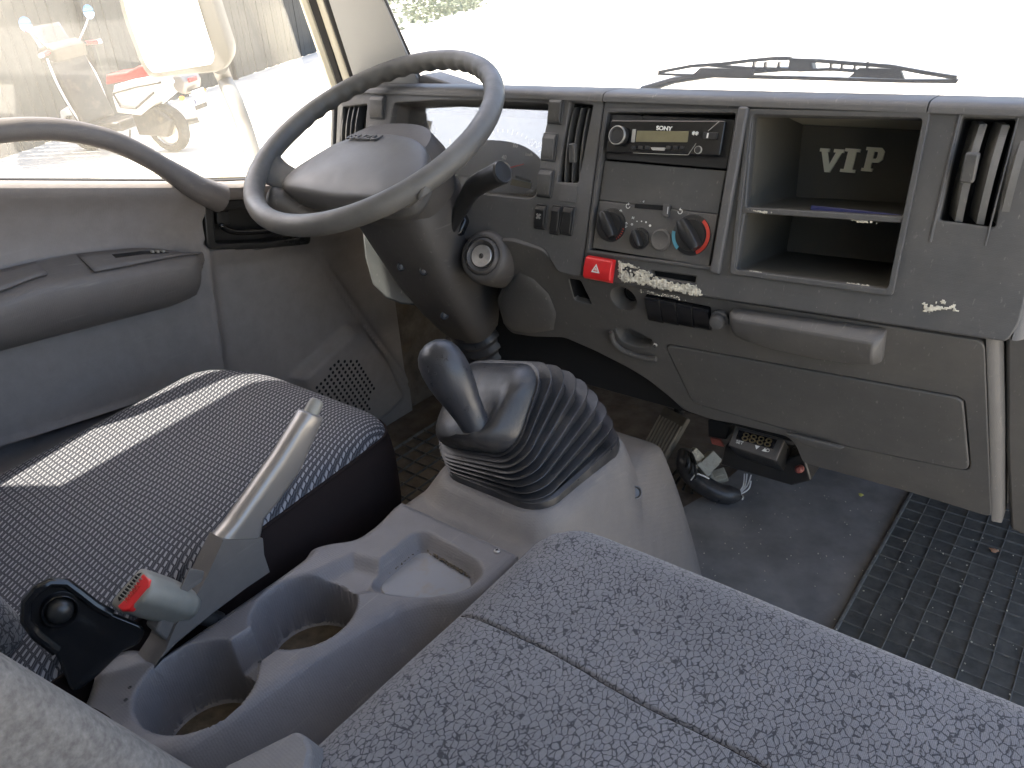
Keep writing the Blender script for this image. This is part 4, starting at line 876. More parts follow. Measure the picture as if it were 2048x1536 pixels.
# inside handle
fr = rpoly(hnd_area, 0.010, 4)
hole = rpoly(yz([(424, 421), (480, 416), (600, 416), (598, 474), (520, 485), (428, 487)]), 0.008, 4)
def yzplate(name, outer, holes, x, th, mt, parent, bev=0.002):
    # local plate x -> y axis, local y -> z axis, front towards +x
    return obj(name, remap(plate(outer, holes, th, bev), lambda v: V((x + v.z, v.x, v.y))), M[mt], parent, ang=35)
hb_ = yzplate('handle_bezel', fr, [hole], XD + 0.006, 0.010, 'black', door, 0.0025)
n_ = len(hole); rv = [V((XD + 0.001, a, b)) for a, b in hole] + [V((XD - 0.025, lerp(a, 0.80, .05), lerp(b, -0.34, .05))) for a, b in hole]
obj('handle_recess', (rv, [(i, (i + 1) % n_, n_ + (i + 1) % n_, n_ + i) for i in range(n_)] + [tuple(range(n_, 2 * n_))]), M['black'], hb_, ang=50)
lev = smooth_path([on_x(*p, XD + 0.001) for p in [(440, 449), (452, 458), (470, 464), (500, 464), (550, 461), (592, 458)]], 4)
obj('release_lever', tube(lev, [0.0035] + [0.0052] * (len(lev) - 2) + [0.004], 12), M['blackgloss'], hb_)
obj('lock_tab', prism([on_x(*p, XD - 0.010) for p in [(428, 422), (452, 421), (455, 447), (430, 449)]], (0.008, 0, 0)), M['black'], hb_, bev=0.0015)
# speaker grille holes
org = on_x(560 + 700 / 5.12, 640 + 485 / 5.12, -1.172); e1 = on_x(560 + 763 / 5.12, 640 + 484 / 5.12, -1.172) - org; e2 = on_x(560 + 660 / 5.12, 640 + 523 / 5.12, -1.172) - org
org = on_x(744, 790, -1.172)
reg = [(p.y, p.z) for p in (on_x(a, b, -1.172) for a, b in [(690, 727), (737, 727), (764, 778), (752, 815), (760, 850), (620, 850), (655, 768)])]
h0 = None
for i in range(-14, 15):
    for j in range(-14, 15):
        p = org + e1 * i + e2 * j
        if sd_poly((p.y, p.z), reg) > 0.001: continue
        x = door_x(p.y, p.z) + 0.0004
        if h0 is None:
            h0 = obj('speaker_hole', lathe([(0.0036, 0.0), (0.0031, 0.0004), (0, 0.0001)], (x, p.y, p.z), (1, 0, 0), 10, False), M['void'], door)
        else: copy_to(h0, (x + 0.0002, p.y, p.z), door)

# =================================================================== PILLAR, WINDSCREEN, WIPER
pil = thing('windscreen_pillar', 'pale grey windscreen pillar with black rubber door seals on the driver side', 'pillar', (-1.06, 0.98, -0.14))
def pstrip(name, pxs, mt, y=0.985, dy=0.02, top=0.62, bev=0.001):
    a, b, c, d = [on_y(*p, y) for p in pxs]      # a,b at the image top ; c,d at the foot
    def up(lo, hi): v = hi - lo; v = V((v.x * 0.1, -0.27 * v.z, v.z)); return lo + v * ((top - lo.z) / v.z)
    A, B = up(d, a), up(c, b)
    # keep the visible stretch exactly where it stands
    return obj(name, prism([A, B, b + V((0, -0.0, 0)), c, d, a] if False else [A, B, c, d], (0, dy, 0)), M[mt], pil, bev=bev)
def edge_from(pfoot, ptop, y0):
    """upright edge leaning back: foot at depth y0, top end found on the same x"""
    f_ = on_y(*pfoot, y0); r = ray(*ptop); t = r * (f_.x / r.x); s = t - f_
    return f_, s * (1 / s.z)
def pil_part(name, left, right, mt, y0, depth, top=0.60):
    lf, ls = edge_from(left[0], left[1], y0); rf_, rs = edge_from(right[0], right[1], y0)
    ext = lambda f_, s, z: f_ + s * (z - f_.z)
    ring = []
    for z in (-0.16, -0.08, 0.0, 0.2, 0.4, top):
        a, b = ext(lf, ls, z), ext(rf_, rs, z); m = (a + b) / 2 + V((0, -0.004, 0))
        ring.append([a, m, b, b + V((0, depth, 0)), a + V((0, depth, 0))])
    return obj(name, loft(ring), M[mt], pil, ang=40, bev=0.001)
pil_part('trim', ((706, 152), (657, 0)), ((816, 116), (766, 0)), 'trim_light', 0.98, 0.010)
pil_part('windscreen_seal', ((816, 116), (765, 0)), ((821, 113), (770, 0)), 'seal', 0.985, 0.004)
pil_part('seal_strip', ((700, 157), (646, 0)), ((707, 152), (658, 0)), 'seal', 0.985, 0.04)
pil_part('door_frame', ((684, 166), (630, 0)), ((700, 157), (646, 0)), 'cream', 0.99, 0.04)
pil_part('door_rubber', ((673, 172), (612, 0)), ((685, 166), (631, 0)), 'seal', 0.985, 0.04)
pil_part('door_frame', ((661, 182), (598, 0)), ((674, 172), (613, 0)), 'cream', 0.98, 0.05)
wsc = thing('windscreen', 'large clear windscreen above the dashboard', 'windscreen', (-0.42, 1.02, -0.14))
rr = []
for k in range(13):
    u_ = k / 12; x = lerp(-0.975, 0.36, u_); cv = 0.02 * (1 - (2 * u_ - 1) ** 2)
    rr.append([V((x, 1.000 + cv, -0.136)), V((x, 1.005 + cv, -0.136)), V((x, 0.805 + cv, 0.60)), V((x, 0.80 + cv, 0.60))])
obj('pane', loft(rr), M['windscreen'], wsc, ang=80)
obj('lower_seal', tube([V((lerp(-0.975, 0.36, k / 12), 1.003 + 0.02 * (1 - (k / 6 - 1) ** 2), -0.139)) for k in range(13)], 0.005, 8), M['seal'], wsc)
wp = thing('windscreen_wiper', 'black windscreen wiper lying along the foot of the windscreen', 'wiper', on_y(1600, 158, 1.05))
def wy(px, py, d=0.0): return on_y(px, py, 1.046 + d)
obj('blade', prism([wy(1313, 150), (wy(1400, 155)), wy(1600, 160), wy(1800, 166), wy(1912, 167), wy(1917, 159), wy(1800, 159), wy(1600, 153), wy(1400, 149), wy(1316, 147)], (0, 0.010, 0)), M['black'], wp)
def curvestrip(name, pts, w, mt='black', dy=0.008):
    pts = [wy(*p) for p in pts]; up = [p + V((0, 0, w)) for p in pts]
    return obj(name, prism(pts + up[::-1], (0, dy, 0)), M[mt], wp)
curvestrip('bridge', [(1316, 148), (1380, 136), (1440, 132), (1500, 125), (1545, 121), (1580, 121)], 0.0042)
curvestrip('bridge', [(1580, 124), (1640, 126), (1700, 131), (1780, 137), (1850, 150), (1912, 160)], 0.0042)
curvestrip('bridge', [(1420, 134), (1500, 140), (1560, 141), (1600, 144), (1660, 142), (1720, 146), (1790, 148)], 0.0035)
obj('clip', prism([wy(*p) for p in [(1578, 118), (1622, 119), (1626, 140), (1576, 138)]], (0, 0.016, 0)), M['black'], wp, bev=0.001)
for px in (1505, 1528, 1555, 1660, 1682, 1708, 1733):
    obj('strut', prism([wy(px, 124), wy(px + 4, 124), wy(px + 1, 143), wy(px - 3, 143)], (0, 0.007, 0)), M['black'], wp)
for a, b in ((1400, 1500), (1718, 1800)):
    obj('shoe', prism([wy(a, 136), wy(b, 138), wy(b + 8, 158), wy(a - 20, 154)], (0, 0.007, 0)), M['black'], wp)
obj('wiper_arm', tube([wy(1600, 136, 0.012), wy(1450, 146, 0.02), wy(1350, 160, 0.025), wy(1285, 180, 0.03)], [0.003, 0.004, 0.005, 0.006], 8), M['black'], wp)

# =================================================================== STEERING COLUMN AND WHEEL
WC = V((-0.868, 0.788, -0.176)); WN = V((-0.026, -0.449, 0.893)).normalized()
WU = V((0, 1, 0)).cross(WN).normalized(); WV = WN.cross(WU)
def Wp(u, v, h=0.0): return WC + WU * u + WV * v + WN * h
AX = lambda t, u=0.0, v=0.0: WC - WN * t + WU * u + WV * v
colm = thing('steering_column', 'dark plastic steering column shroud with ignition lock and wiper stalk', 'steering column', AX(0.5))
def sect(t, hu, hv, e=2.6, u0=0.0, v0=0.0, n=40):
    out = []
    for k in range(n):
        a = 2 * math.pi * k / n; c_, s_ = math.cos(a), math.sin(a)
        out.append(AX(t, u0 + hu * math.copysign(abs(c_) ** (2 / e), c_), v0 + hv * math.copysign(abs(s_) ** (2 / e), s_)))
    return out
obj('upper_shroud', loft([sect(0.018, 0.070, 0.050), sect(0.022, 0.090, 0.062), sect(0.05, 0.104, 0.066), sect(0.085, 0.100, 0.068), sect(0.112, 0.090, 0.066)]), M['column'], colm, ang=50)
obj('lower_shroud', loft([sect(0.100, 0.080, 0.058, 4.5, n=64), sect(0.116, 0.084, 0.064, 4.5, n=64), sect(0.17, 0.078, 0.066, 4.5, n=64), sect(0.25, 0.072, 0.066, 4.5, n=64), sect(0.33, 0.064, 0.060, 4, n=64), sect(0.385, 0.055, 0.050, 3.5, n=64), sect(0.402, 0.050, 0.046, 3, n=64)]), M['column'], colm, ang=50)
# bellows boot at the foot
prof_ = []
for k in range(6):
    t = 0.390 + k * 0.021; r = 0.043 + 0.0022 * k; prof_ += [(t, r), (t + 0.004, r + 0.005), (t + 0.009, r + 0.006), (t + 0.013, r + 0.001)]
obj('boot', loft([sect(t, r, r, 2.0, n=32) for t, r in prof_] + [sect(0.545, 0.062, 0.062, 2), sect(0.56, 0.075, 0.075, 2), sect(0.60, 0.080, 0.080, 2)]), M['rubber'], colm, ang=60)
# screws on the shroud
for px, py in ((802, 533), (848, 542), (889, 631)):
    r = ray(px, py); o_ = V((0, 0, 0))
    # meet the shroud surface: march along the sight line
    D = 0.9; hit = None
    while D < 1.5:
        p = r * D; q = p - WC; t = -q.dot(WN); u_, v_ = q.dot(WU), q.dot(WV)
        hu = interp([(0.1, .083), (0.17, .080), (0.25, .074), (0.33, .068), (0.40, .060), (0.45, .053)], t); hv_ = interp([(0.1, .066), (0.25, .068), (0.33, .064), (0.40, .056)], t)
        if (abs(u_) / hu) ** 3 + (abs(v_) / hv_) ** 3 < 1: hit = p; break
        D += 0.001
    if hit:
        s_ = obj('screw_recess', lathe([(0.0075, 0.0015), (0.006, 0.0005), (0.0055, -0.002), (0, -0.002)], hit - r * 0.002, -r, 18, False), M['black'], colm)
        obj('screw', lathe([(0.0035, 0.0), (0.003, 0.0012), (0, 0.0014)], hit - r * 0.0030, -r, 12, False), M['steel_dark'], s_)
# ignition lock
ic = ray(963, 512) * 1.165; iN = V((0.16, -0.86, 0.42)).normalized()
obj('lock_housing', lathe([(0.040, -0.105), (0.042, -0.05), (0.0415, -0.014), (0.0385, -0.006), (0.0345, -0.002), (0.030, -0.0015), (0.0285, -0.005)], ic, iN, 40, False), M['column'], colm, ang=50)
obj('lock_ring', lathe([(0.0290, -0.006), (0.0275, 0.001), (0.0240, 0.003), (0.0185, -0.002), (0.0175, -0.003)], ic, iN, 40, False), M['column'], colm, ang=60)
lkc = obj('lock_face', lathe([(0.0172, -0.004), (0.0172, 0.0005), (0.0165, 0.0012), (0.0, 0.0012)], ic, iN, 36, False), M['metal'], colm, ang=40)
iu, iy, inn = frame(iN)
obj('key_slot', lathe([(0.0042, 0.0013), (0.0036, 0.0018), (0.0, 0.0015)], ic, iN, 16, False), M['steel_dark'], lkc)
obj('key_slot', box(ic + iN * 0.0020, 0.0016, 0.0060, 0.0006, (iu * math.cos(0.5) + iy * math.sin(0.5), iy * math.cos(0.5) - iu * math.sin(0.5), iN)), M['void'], lkc)
# wiper stalk on the right
sp_ = [ray(902, 458) * 1.185, ray(920, 422) * 1.165, ray(938, 388) * 1.135, ray(955, 370) * 1.11, ray(985, 354) * 1.08, ray(1001, 346) * 1.065]
stp = smooth_path(sp_, 5)
rad2 = [interp([(0, 0.0085), (8, 0.0125), (14, 0.0155), (18, 0.0160), (22, 0.0160), (25, 0.0158)], i) for i in range(len(stp))]
stk = obj('wiper_stalk', tube(stp, rad2, 20), M['black'], colm, ang=60)
sd_ = (stp[-1] - stp[-3]).normalized()
obj('stalk_cap', lathe([(0.0163, -0.012), (0.0168, 0.004), (0.0150, 0.007), (0.0135, 0.0060), (0, 0.0060)], stp[-1], sd_, 28, False), M['black'], stk, ang=30)
for q, s in ((0.35, 'ON'), (0.62, 'OFF')):
    label('symbol', s, 0.006, lerp(stp[-7], stp[-4], q) + V((0.004, -0.0145, 0.004)), 'grey_print', stk, U=sd_, N=(0.1, -0.95, 0.35))
sb = [ray(*p) * 1.19 for p in [(888, 430), (905, 402), (917, 403), (934, 440), (922, 468), (906, 474)]]
obj('stalk_gaiter', prism([p for p in sb], -iN * 0.012), M['blackgloss'], colm, bev=0.003)
# indicator stalk on the left, seen through the wheel
lp_ = smooth_path([ray(650, 448) * 1.21, ray(605, 428) * 1.19, ray(560, 402) * 1.17, ray(535, 392) * 1.16], 4)
obj('indicator_stalk', tube(lp_, [0.016, 0.018, 0.020, 0.021, 0.021, 0.021, 0.021, 0.020, 0.0195, 0.018, 0.017, 0.015, 0.010][:len(lp_)], 18), M['column'], colm, ang=60)
# side cover behind the column
M['cover_dark'] = plastic('sky_tinted_plastic', (0.040, 0.046, 0.048), 0.45, dust=0.15)  # bluish sky light on the cover is put into its colour
cvp = [ray(*p) * 1.33 for p in [(721, 456), (762, 500), (800, 530), (830, 575), (850, 615), (800, 610), (770, 598), (742, 570), (727, 515)]]
obj('side_cover', prism(cvp, (0.0, 0.05, 0.0)), M['cover_dark'], colm, bev=0.006, seg=3)

whl = thing('steering_wheel', 'worn dark grey truck steering wheel with wide centre pad and finger grips', 'steering wheel', WC)
NR, NT = 220, 22; rings = []
for i in range(NR):
    a = 2 * math.pi * i / NR; cd = WU * math.cos(a) + WV * math.sin(a)
    up_ = sstep(R(8), R(20), a) * (1 - sstep(R(160), R(178), a)) if a < math.pi else 0
    ring = []
    for k in range(NT):
        b = 2 * math.pi * k / NT
        wave = 0.0034 * (0.5 + 0.5 * math.cos(a * 46)) * up_ * max(0, -math.cos(b) * 0.8 - math.sin(b) * 0.5)
        r = 0.0148 - wave
        # oval section, a little deeper than wide
        ring.append(WC + cd * (0.193 + r * math.cos(b)) + WN * (r * 1.05 * math.sin(b)))
    rings.append(ring)
rings.append(rings[0])
obj('rim', loft(rings, False, False), M['wheel'], whl, ang=60, fix=True)
pad_o = [(-0.140, -0.092), (-0.140, -0.060), (-0.122, -0.030), (-0.100, 0.004), (-0.060, 0.024), (0.0, 0.032), (0.060, 0.024), (0.100, 0.004), (0.122, -0.030), (0.140, -0.060), (0.140, -0.092), (0.120, -0.102), (0.07, -0.104), (0.0, -0.108), (-0.07, -0.104), (-0.120, -0.102)]
po = rpoly(pad_o, 0.02, 4); pc = (0.0, -0.040)
def pring(s, h, tilt=0.0):
    return [Wp(pc[0] + (x - pc[0]) * s, pc[1] + (y - pc[1]) * s, h + tilt * (y - pc[1])) for x, y in po]
obj('centre_pad', loft([pring(0.86, -0.066), pring(0.975, -0.050), pring(1.0, -0.032, .02), pring(0.995, -0.024, .03), pring(0.975, -0.0195, .03), pring(0.92, -0.0165, .02), pring(0.75, -0.0125, .01), pring(0.5, -0.0095), pring(0.25, -0.0080), pring(0.05, -0.0075)]), M['pad'], whl, ang=75)
hub = rpoly([(-0.060, -0.070), (-0.075, -0.02), (-0.05, 0.04), (0.05, 0.04), (0.075, -0.02), (0.060, -0.070)], 0.03, 5)
obj('hub_shell', loft([[Wp(x * s, y * s - 0.0, h) for x, y in hub] for s, h in ((0.6, -0.085), (0.95, -0.078), (1.0, -0.060), (0.98, -0.04), (0.9, -0.03))]), M['wheel'], whl, ang=60)
for sg in (-1, 1):
    rings = []
    for k in range(9):
        u_ = k / 8; x = lerp(0.120, 0.186, u_) * sg; yc = lerp(-0.074, -0.078, u_); w = lerp(0.026, 0.030, u_) + 0.018 * (2 * u_ - 1) ** 2 * (1 if u_ > .5 else 0.3); h = lerp(-0.034, -0.001, sstep(0, 1, u_)); th = 0.010
        rings.append([Wp(x, yc - w, h - th * .4), Wp(x, yc - w * .7, h + th * .4), Wp(x, yc, h + th * .7), Wp(x, yc + w * .7, h + th * .4), Wp(x, yc + w, h - th * .4), Wp(x, yc + w * .6, h - th), Wp(x, yc - w * .6, h - th)])
    if sg < 0: rings = [r[::-1] for r in rings]
    obj('spoke', loft(rings), M['wheel'], whl, ang=70, sub=1)
obj('emblem', place(text_mesh('ISUZU', 0.019, 0.0012, sx=1.3, off=0.0006), Wp(-0.030, 0.010, -0.0098), WU, (WV * 0.97 - WN * 0.20).normalized(), (WN + WV * 0.2).normalized()), M['pad'], whl, ang=20)

# =================================================================== CENTRE CONSOLE WITH CUP HOLDERS
ZC = -0.54
con = thing('centre_console', 'grey plastic centre console with two deep cup holders and a shallow tray', 'console', (-0.53, 0.3, -0.62))
con_o = [(-0.625, 0.140), (-0.648, 0.158), (-0.648, 0.182), (-0.632, 0.192), (-0.607, 0.190), (-0.605, 0.24), (-0.603, 0.33), (-0.604, 0.372), (-0.612, 0.385), (-0.604, 0.400), (-0.580, 0.424), (-0.580, 0.458), (-0.590, 0.5035),
         (-0.411, 0.5035), (-0.411, 0.440), (-0.424, 0.412), (-0.447, 0.396), (-0.463, 0.372), (-0.474, 0.33), (-0.485, 0.266), (-0.490, 0.201), (-0.499, 0.150), (-0.522, 0.124), (-0.560, 0.112), (-0.600, 0.118)]
con_o = rpoly(con_o, 0.012, 4)
tray = rpoly([(-0.527, 0.385), (-0.529, 0.466), (-0.516, 0.474), (-0.440, 0.468), (-0.424, 0.456), (-0.424, 0.430), (-0.452, 0.398), (-0.500, 0.376)], 0.014, 4)
CUPS = [(-0.547, 0.199, 0.0525, 0.082), (-0.5405, 0.3165, 0.0520, 0.070)]
def con_z(x, y):
    s = sd_poly((x, y), con_o)
    rim = 0.0
    z = ZC
    # gentle raised rim round the cup block, lower toward the front
    z -= 0.010 * sstep(0.36, 0.42, y) * 0.0
    if s > -0.010:
        t = (s + 0.010)
        right = x > -0.50 and y < 0.5
        sl = 1.75 if (x > -0.515 and y < 0.47) else 7.0
        if y > 0.49: sl = 7.0
        z -= (t * t / 0.024 if t < 0.012 else 0.006 + (t - 0.012) * sl)
    for cx, cy, r, dp in CUPS:
        d = math.hypot(x - cx, y - cy) - r
        if d < 0.004: z = min(z, ZC - 0.0015 * sstep(0.004, 0.0, d) - dp * (1 - sstep(-0.0042, 0.0005, d)) + (0.0 if d > -0.004 else 0.006 * sstep(-0.012, -0.004, d)))
    # the notch joining the two cups, the lip into the tray
    nd = sd_poly((x, y), [(-0.566, 0.225), (-0.524, 0.225), (-0.520, 0.290), (-0.562, 0.290)])
    if nd < 0.003: z = min(z, ZC - 0.045 * (1 - sstep(-0.004, 0.003, nd)))
    td = sd_poly((x, y), tray)
    if td < 0.008: z = min(z, ZC - 0.020 * (1 - sstep(-0.012, 0.006, td)))
    ld = sd_poly((x, y), [(-0.575, 0.350), (-0.535, 0.345), (-0.505, 0.375), (-0.520, 0.41), (-0.560, 0.40)])
    if ld < 0.01: z = min(z, ZC - 0.012 * (1 - sstep(-0.012, 0.008, ld)))
    return max(z, -0.70)
nx_, ny_ = 190, 262
vs = [V((lerp(-0.672, -0.385, i / nx_), lerp(0.096, 0.512, j / ny_), 0)) for i in range(nx_ + 1) for j in range(ny_ + 1)]
for v in vs: v.z = con_z(v.x, v.y)
fs = []
for i in range(nx_):
    for j in range(ny_):
        q = (i * (ny_ + 1) + j, (i + 1) * (ny_ + 1) + j, (i + 1) * (ny_ + 1) + j + 1, i * (ny_ + 1) + j + 1)
        if min(vs[k].z for k in q) > -0.699 and min(vs[k].y for k in q) < 0.5045 and max(vs[k].y for k in q) < 0.5055: fs.append(q)
obj('console_body', (vs, fs), M['console'], con, ang=85, fix=True)
for cx, cy, r, dp in CUPS:
    cf = obj('cup_floor', lathe([(r - 0.004, 0.0), (r - 0.007, 0.0015), (r * 0.55, 0.0025), (r * 0.5, 0.0015), (0.0, 0.0012)], (cx, cy, ZC - dp + 0.001), (0, 0, 1), 40, False), M['dirt'], con)
obj('drain_hole', lathe([(0.015, 0), (0.014, 0.001), (0, 0.0005)], (-0.530, 0.172, ZC - 0.082 + 0.0035), (0, 0, 1), 24, False), M['void'], con)
obj('tray_floor', prism([V((x, y, ZC - 0.0185)) for x, y in grow(tray, -0.010)], (0, 0, -0.003)), M['tray_floor'], con)
crumbs('grit', (-0.475, 0.462, ZC - 0.0165), (1, -0.08, 0), 0.05, 0.004, 150, 0.0016, 'dirt', con, 21, N=(0, 1, 0))
crumbs('grit', (-0.522, 0.440, ZC - 0.0165), (0, 1, 0), 0.03, 0.003, 70, 0.0016, 'dirt', con, 22, N=(1, 0, 0))
crumbs('grit', (-0.540, 0.165, ZC - 0.078), (1, 0.3, 0), 0.025, 0.01, 60, 0.0022, 'foam', con, 23, N=(0, 1, 0))
screw(on_z(994, 1102, ZC + 0.0006), V((0, 0, 1)), 0.0036, con)
for p in ((415, 1238), (260, 1375), (252, 1400), (520, 1324)):
    q = on_z(*p, ZC + 0.0008); obj('screw_hole', lathe([(0.0019, 0.0005), (0.0012, 0.0008), (0, -0.0005)], q, (0, 0, 1), 10, False), M['black'], con)
obj('front_wall', prism([V((-0.589, 0.5045, -0.545)), V((-0.412, 0.5045, -0.545)), V((-0.412, 0.5045, -0.66)), V((-0.589, 0.5045, -0.66))], (0, -0.006, 0)), M['console'], con)

# =================================================================== GEAR LEVER: COVER, GAITER, KNOB
ZG = -0.553
cov = thing('gear_lever_cover', 'pale grey moulded cover plate round the foot of the gear lever gaiter', 'cover plate', (-0.50, 0.65, -0.62))
cov_o = rpoly([(-0.590, 0.5085), (-0.588, 0.62), (-0.600, 0.88), (-0.440, 0.88), (-0.425, 0.70), (-0.412, 0.60), (-0.411, 0.5085)], 0.010, 4)
base_r = [(x - 0.495, y + 0.655) for x, y in rrect(0.078, 0.098, 0.034)]
def cov_z(x, y):
    s = sd_poly((x, y), cov_o); b = sd_poly((x, y), base_r)
    z = ZG + 0.026 * (1 - sstep(0.003, 0.038, b)) - 0.25 * max(0, y - 0.66) * (1 - (1 - sstep(0.003, 0.038, b)))
    # right flank rolls down to the floor
    if s > -0.008:
        t = s + 0.008; sl = 2.1 if (x > -0.43) else 7.0
        if y < 0.515: sl = 2.1 if x > -0.412 else 6
        z -= (t * t / 0.04 if t < 0.02 else 0.010 + (t - 0.02) * (sl + t * 12))
    return max(z, FLOOR + 0.002)
nx_, ny_ = 110, 130
vs = [V((lerp(-0.625, -0.255, i / nx_), lerp(0.5080, 0.93, j / ny_), 0)) for i in range(nx_ + 1) for j in range(ny_ + 1)]
for v in vs: v.z = cov_z(v.x, v.y)
fs = []
for i in range(nx_):
    for j in range(ny_):
        q = (i * (ny_ + 1) + j, (i + 1) * (ny_ + 1) + j, (i + 1) * (ny_ + 1) + j + 1, i * (ny_ + 1) + j + 1)
        if min(vs[k].z for k in q) > FLOOR + 0.004: fs.append(q)
obj('cover_plate', (vs, fs), M['cover'], cov, ang=85, fix=True)
obj('cover_edge', prism([V((-0.590, 0.5085, ZG - 0.002)), V((-0.412, 0.5085, ZG - 0.002)), V((-0.412, 0.5085, ZG - 0.07)), V((-0.590, 0.5085, ZG - 0.07))], (0, 0.004, 0)), M['cover'], cov)
def cp(px, py):
    D = 0.6; r = ray(px, py)
    while D < 1.4:
        p = r * D
        if p.z < cov_z(p.x, p.y): return p
        D += 0.001
    return p
hp = cp(1271, 985); obj('bolt_recess', lathe([(0.009, 0.001), (0.0075, 0.0012), (0.006, -0.001), (0, -0.001)], hp + V((0.001, -0.001, 0.001)), (0.7, -0.4, 0.6), 18, False), M['steel_dark'], cov)

gear = thing('gear_lever', 'black rubber gear lever knob above a pleated rubber gaiter', 'gear lever', (-0.495, 0.655, ZG + 0.02))
HC, TH = V((-0.495, 0.655, -0.529)), 48
ax_ = V((0.93, -0.36, 0)).normalized()
def gring(s, inset=0.0, off=0.0, n=6, lift=0.0):
    s = max(0.0, s) ** 1.32; th = R(TH) * (s ** 0.92)
    hx = lerp(0.078, 0.074, s) - inset; hy = lerp(0.097, 0.058, s ** 1.2) - inset; rc = lerp(0.034, 0.034, s)
    Rm = Matrix.Rotation(th, 3, ax_)
    g = Rm @ V((0, 1, 0)); h = Rm @ V((1, 0, 0)); nn = Rm @ V((0, 0, 1))
    hinge0 = V((-0.495, 0.655 - 0.097, -0.529)); hinge1 = V((-0.523, 0.566, -0.482))
    hg = lerp(hinge0, hinge1, s)
    c = hg + g * (lerp(0.097, 0.058, s ** 1.2)) + nn * (off + 0.016 * math.sin(math.pi * s) * 0.5)
    return [c + h * x + g * y for x, y in rrect(hx, hy, min(rc, hy * 0.9), n)], c, h, g, nn
rings = []
NB = 9
r0, c, h, g, nn = gring(0.0, -0.001, -0.012); rings.append(r0)
r0, *_ = gring(0.0, -0.002, 0.000); rings.append(r0)
r0, *_ = gring(0.0, -0.001, 0.010); rings.append(r0)
r0, *_ = gring(0.0, 0.004, 0.0125); rings.append(r0)
for k in range(1, NB + 1):
    s = (k - 0.5) / NB
    s0 = max(0.02, (k - 0.30) / NB - 0.055)
    rings.append(gring(s - 0.46 / NB, 0.0085)[0])
    rings.append(gring(s - 0.20 / NB, 0.0060)[0])
    rings.append(gring(s + 0.20 / NB, 0.0022)[0])
    rings.append(gring(s + 0.36 / NB, 0.0004)[0])
    rings.append(gring(s + 0.42 / NB, -0.0016)[0])
    rings.append(gring(s + 0.475 / NB, -0.0014)[0])
    rings.append(gring(s + 0.50 / NB, 0.0012)[0])
# cap: from the last ridge up to the neck under the knob
last, c, h, g, nn = gring(1.0, 0.0)
neck = V((-0.508, 0.553, -0.437))
top_c = c + nn * 0.018
shape = rrect(0.074, 0.058, 0.034, 6)
nk = [V((math.cos(2 * math.pi * k / len(shape) + 0.35), math.sin(2 * math.pi * k / len(shape) + 0.35), 0)) for k in range(len(shape))]
ang0 = math.atan2(shape[0][1], shape[0][0])
nk = [(math.cos(math.atan2(y, x)), math.sin(math.atan2(y, x))) for x, y in shape]
LA = V((-0.34, -0.10, 0.93)).normalized(); LU = (h - LA * h.dot(LA)).normalized(); LV = LA.cross(LU)
def capring(t, hgt):
    out = []
    for (x, y), (a, b) in zip(shape, nk):
        P0 = c + h * x + g * y; P1 = neck + LU * (a * 0.019) + LV * (b * 0.019)
        p = P0 * (1 - t) + P1 * t + nn * hgt; out.append(p)
    return out
for t, hh in ((0.06, 0.006), (0.16, 0.012), (0.30, 0.015), (0.46, 0.014), (0.62, 0.010), (0.76, 0.006), (0.88, 0.002), (1.0, 0.0)):
    rings.append(capring(t, hh))
obj('gaiter', loft(rings, False, True), M['rubber'], gear, ang=42)
obj('gaiter_seam', tube([c + g * 0.045 + nn * 0.0165 - h * 0.006, c + g * 0.02 + nn * 0.0195 - h * 0.012, c + nn * 0.020 - h * 0.016], 0.0006, 6), M['black'], gear)
KB = V((-0.5035, 0.5560, -0.434)); KA = (V((-0.537, 0.549, -0.366)) - KB).normalized()
KU = (V((1, 0, 0)) - KA * KA.x).normalized(); KV = KA.cross(KU)
kr = []
KF = 1.03
for s, ru, rv in ((-0.010, .0150, .0150), (-0.008, .0175, .0170), (0.0, .0170, .0165), (0.012, .0175, .0170), (0.030, .0205, .0192), (0.048, .0255, .0225), (0.062, .0278, .0240), (0.076, .0282, .0243), (0.088, .0262, .0230), (0.097, .0218, .0195), (0.103, .0155, .0145), (0.1065, .0080, .0080), (0.1075, .0015, .0015)):
    cc = KB + KA * s
    kr.append([cc + KU * (KF * ru * math.cos(2 * math.pi * k / 32)) + KV * (KF * rv * math.sin(2 * math.pi * k / 32)) for k in range(32)])
kb_ = obj('knob', loft(kr), M['knob'], gear, ang=80)
obj('lever_neck', tube([neck - LA * 0.01, KB], 0.012, 14), M['rubber'], gear)
# raised shift pattern on the top-left face of the knob
def kp(px, py, out=0.0003):
    r = ray(px, py); D = 0.75
    while D < 0.95:
        p = r * D; q = p - KB; s = q.dot(KA)
        if -0.01 < s < 0.1075:
            ru = interp([(-0.01, .015), (0, .0185), (0.012, .0188), (0.03, .0215), (0.048, .0255), (0.062, .0278), (0.076, .0282), (0.088, .0262), (0.097, .0218), (0.103, .0155), (0.1065, .008), (0.1075, .0015)], s)
            if (q.dot(KU) / ru) ** 2 + (q.dot(KV) / (ru * 0.87)) ** 2 < KF * KF: return p - r * out
        D += 0.0006
    return None
M['engrave'] = mat('engraved_print', (0.012, 0.012, 0.014), 0.6)
for s, p in (('2', (874, 712)), ('4', (884, 714)), ('1', (857, 742)), ('3', (862, 747)), ('5', (871, 746)), ('R', (893, 718))):
    q = kp(*p)
    if q is not None: label('shift_figure', s, 0.0075, q, 'engrave', kb_, U=V((0.9, 0.35, 0.25)), N=-ray(*p).normalized() + V((-0.3, 0, 0.3)))
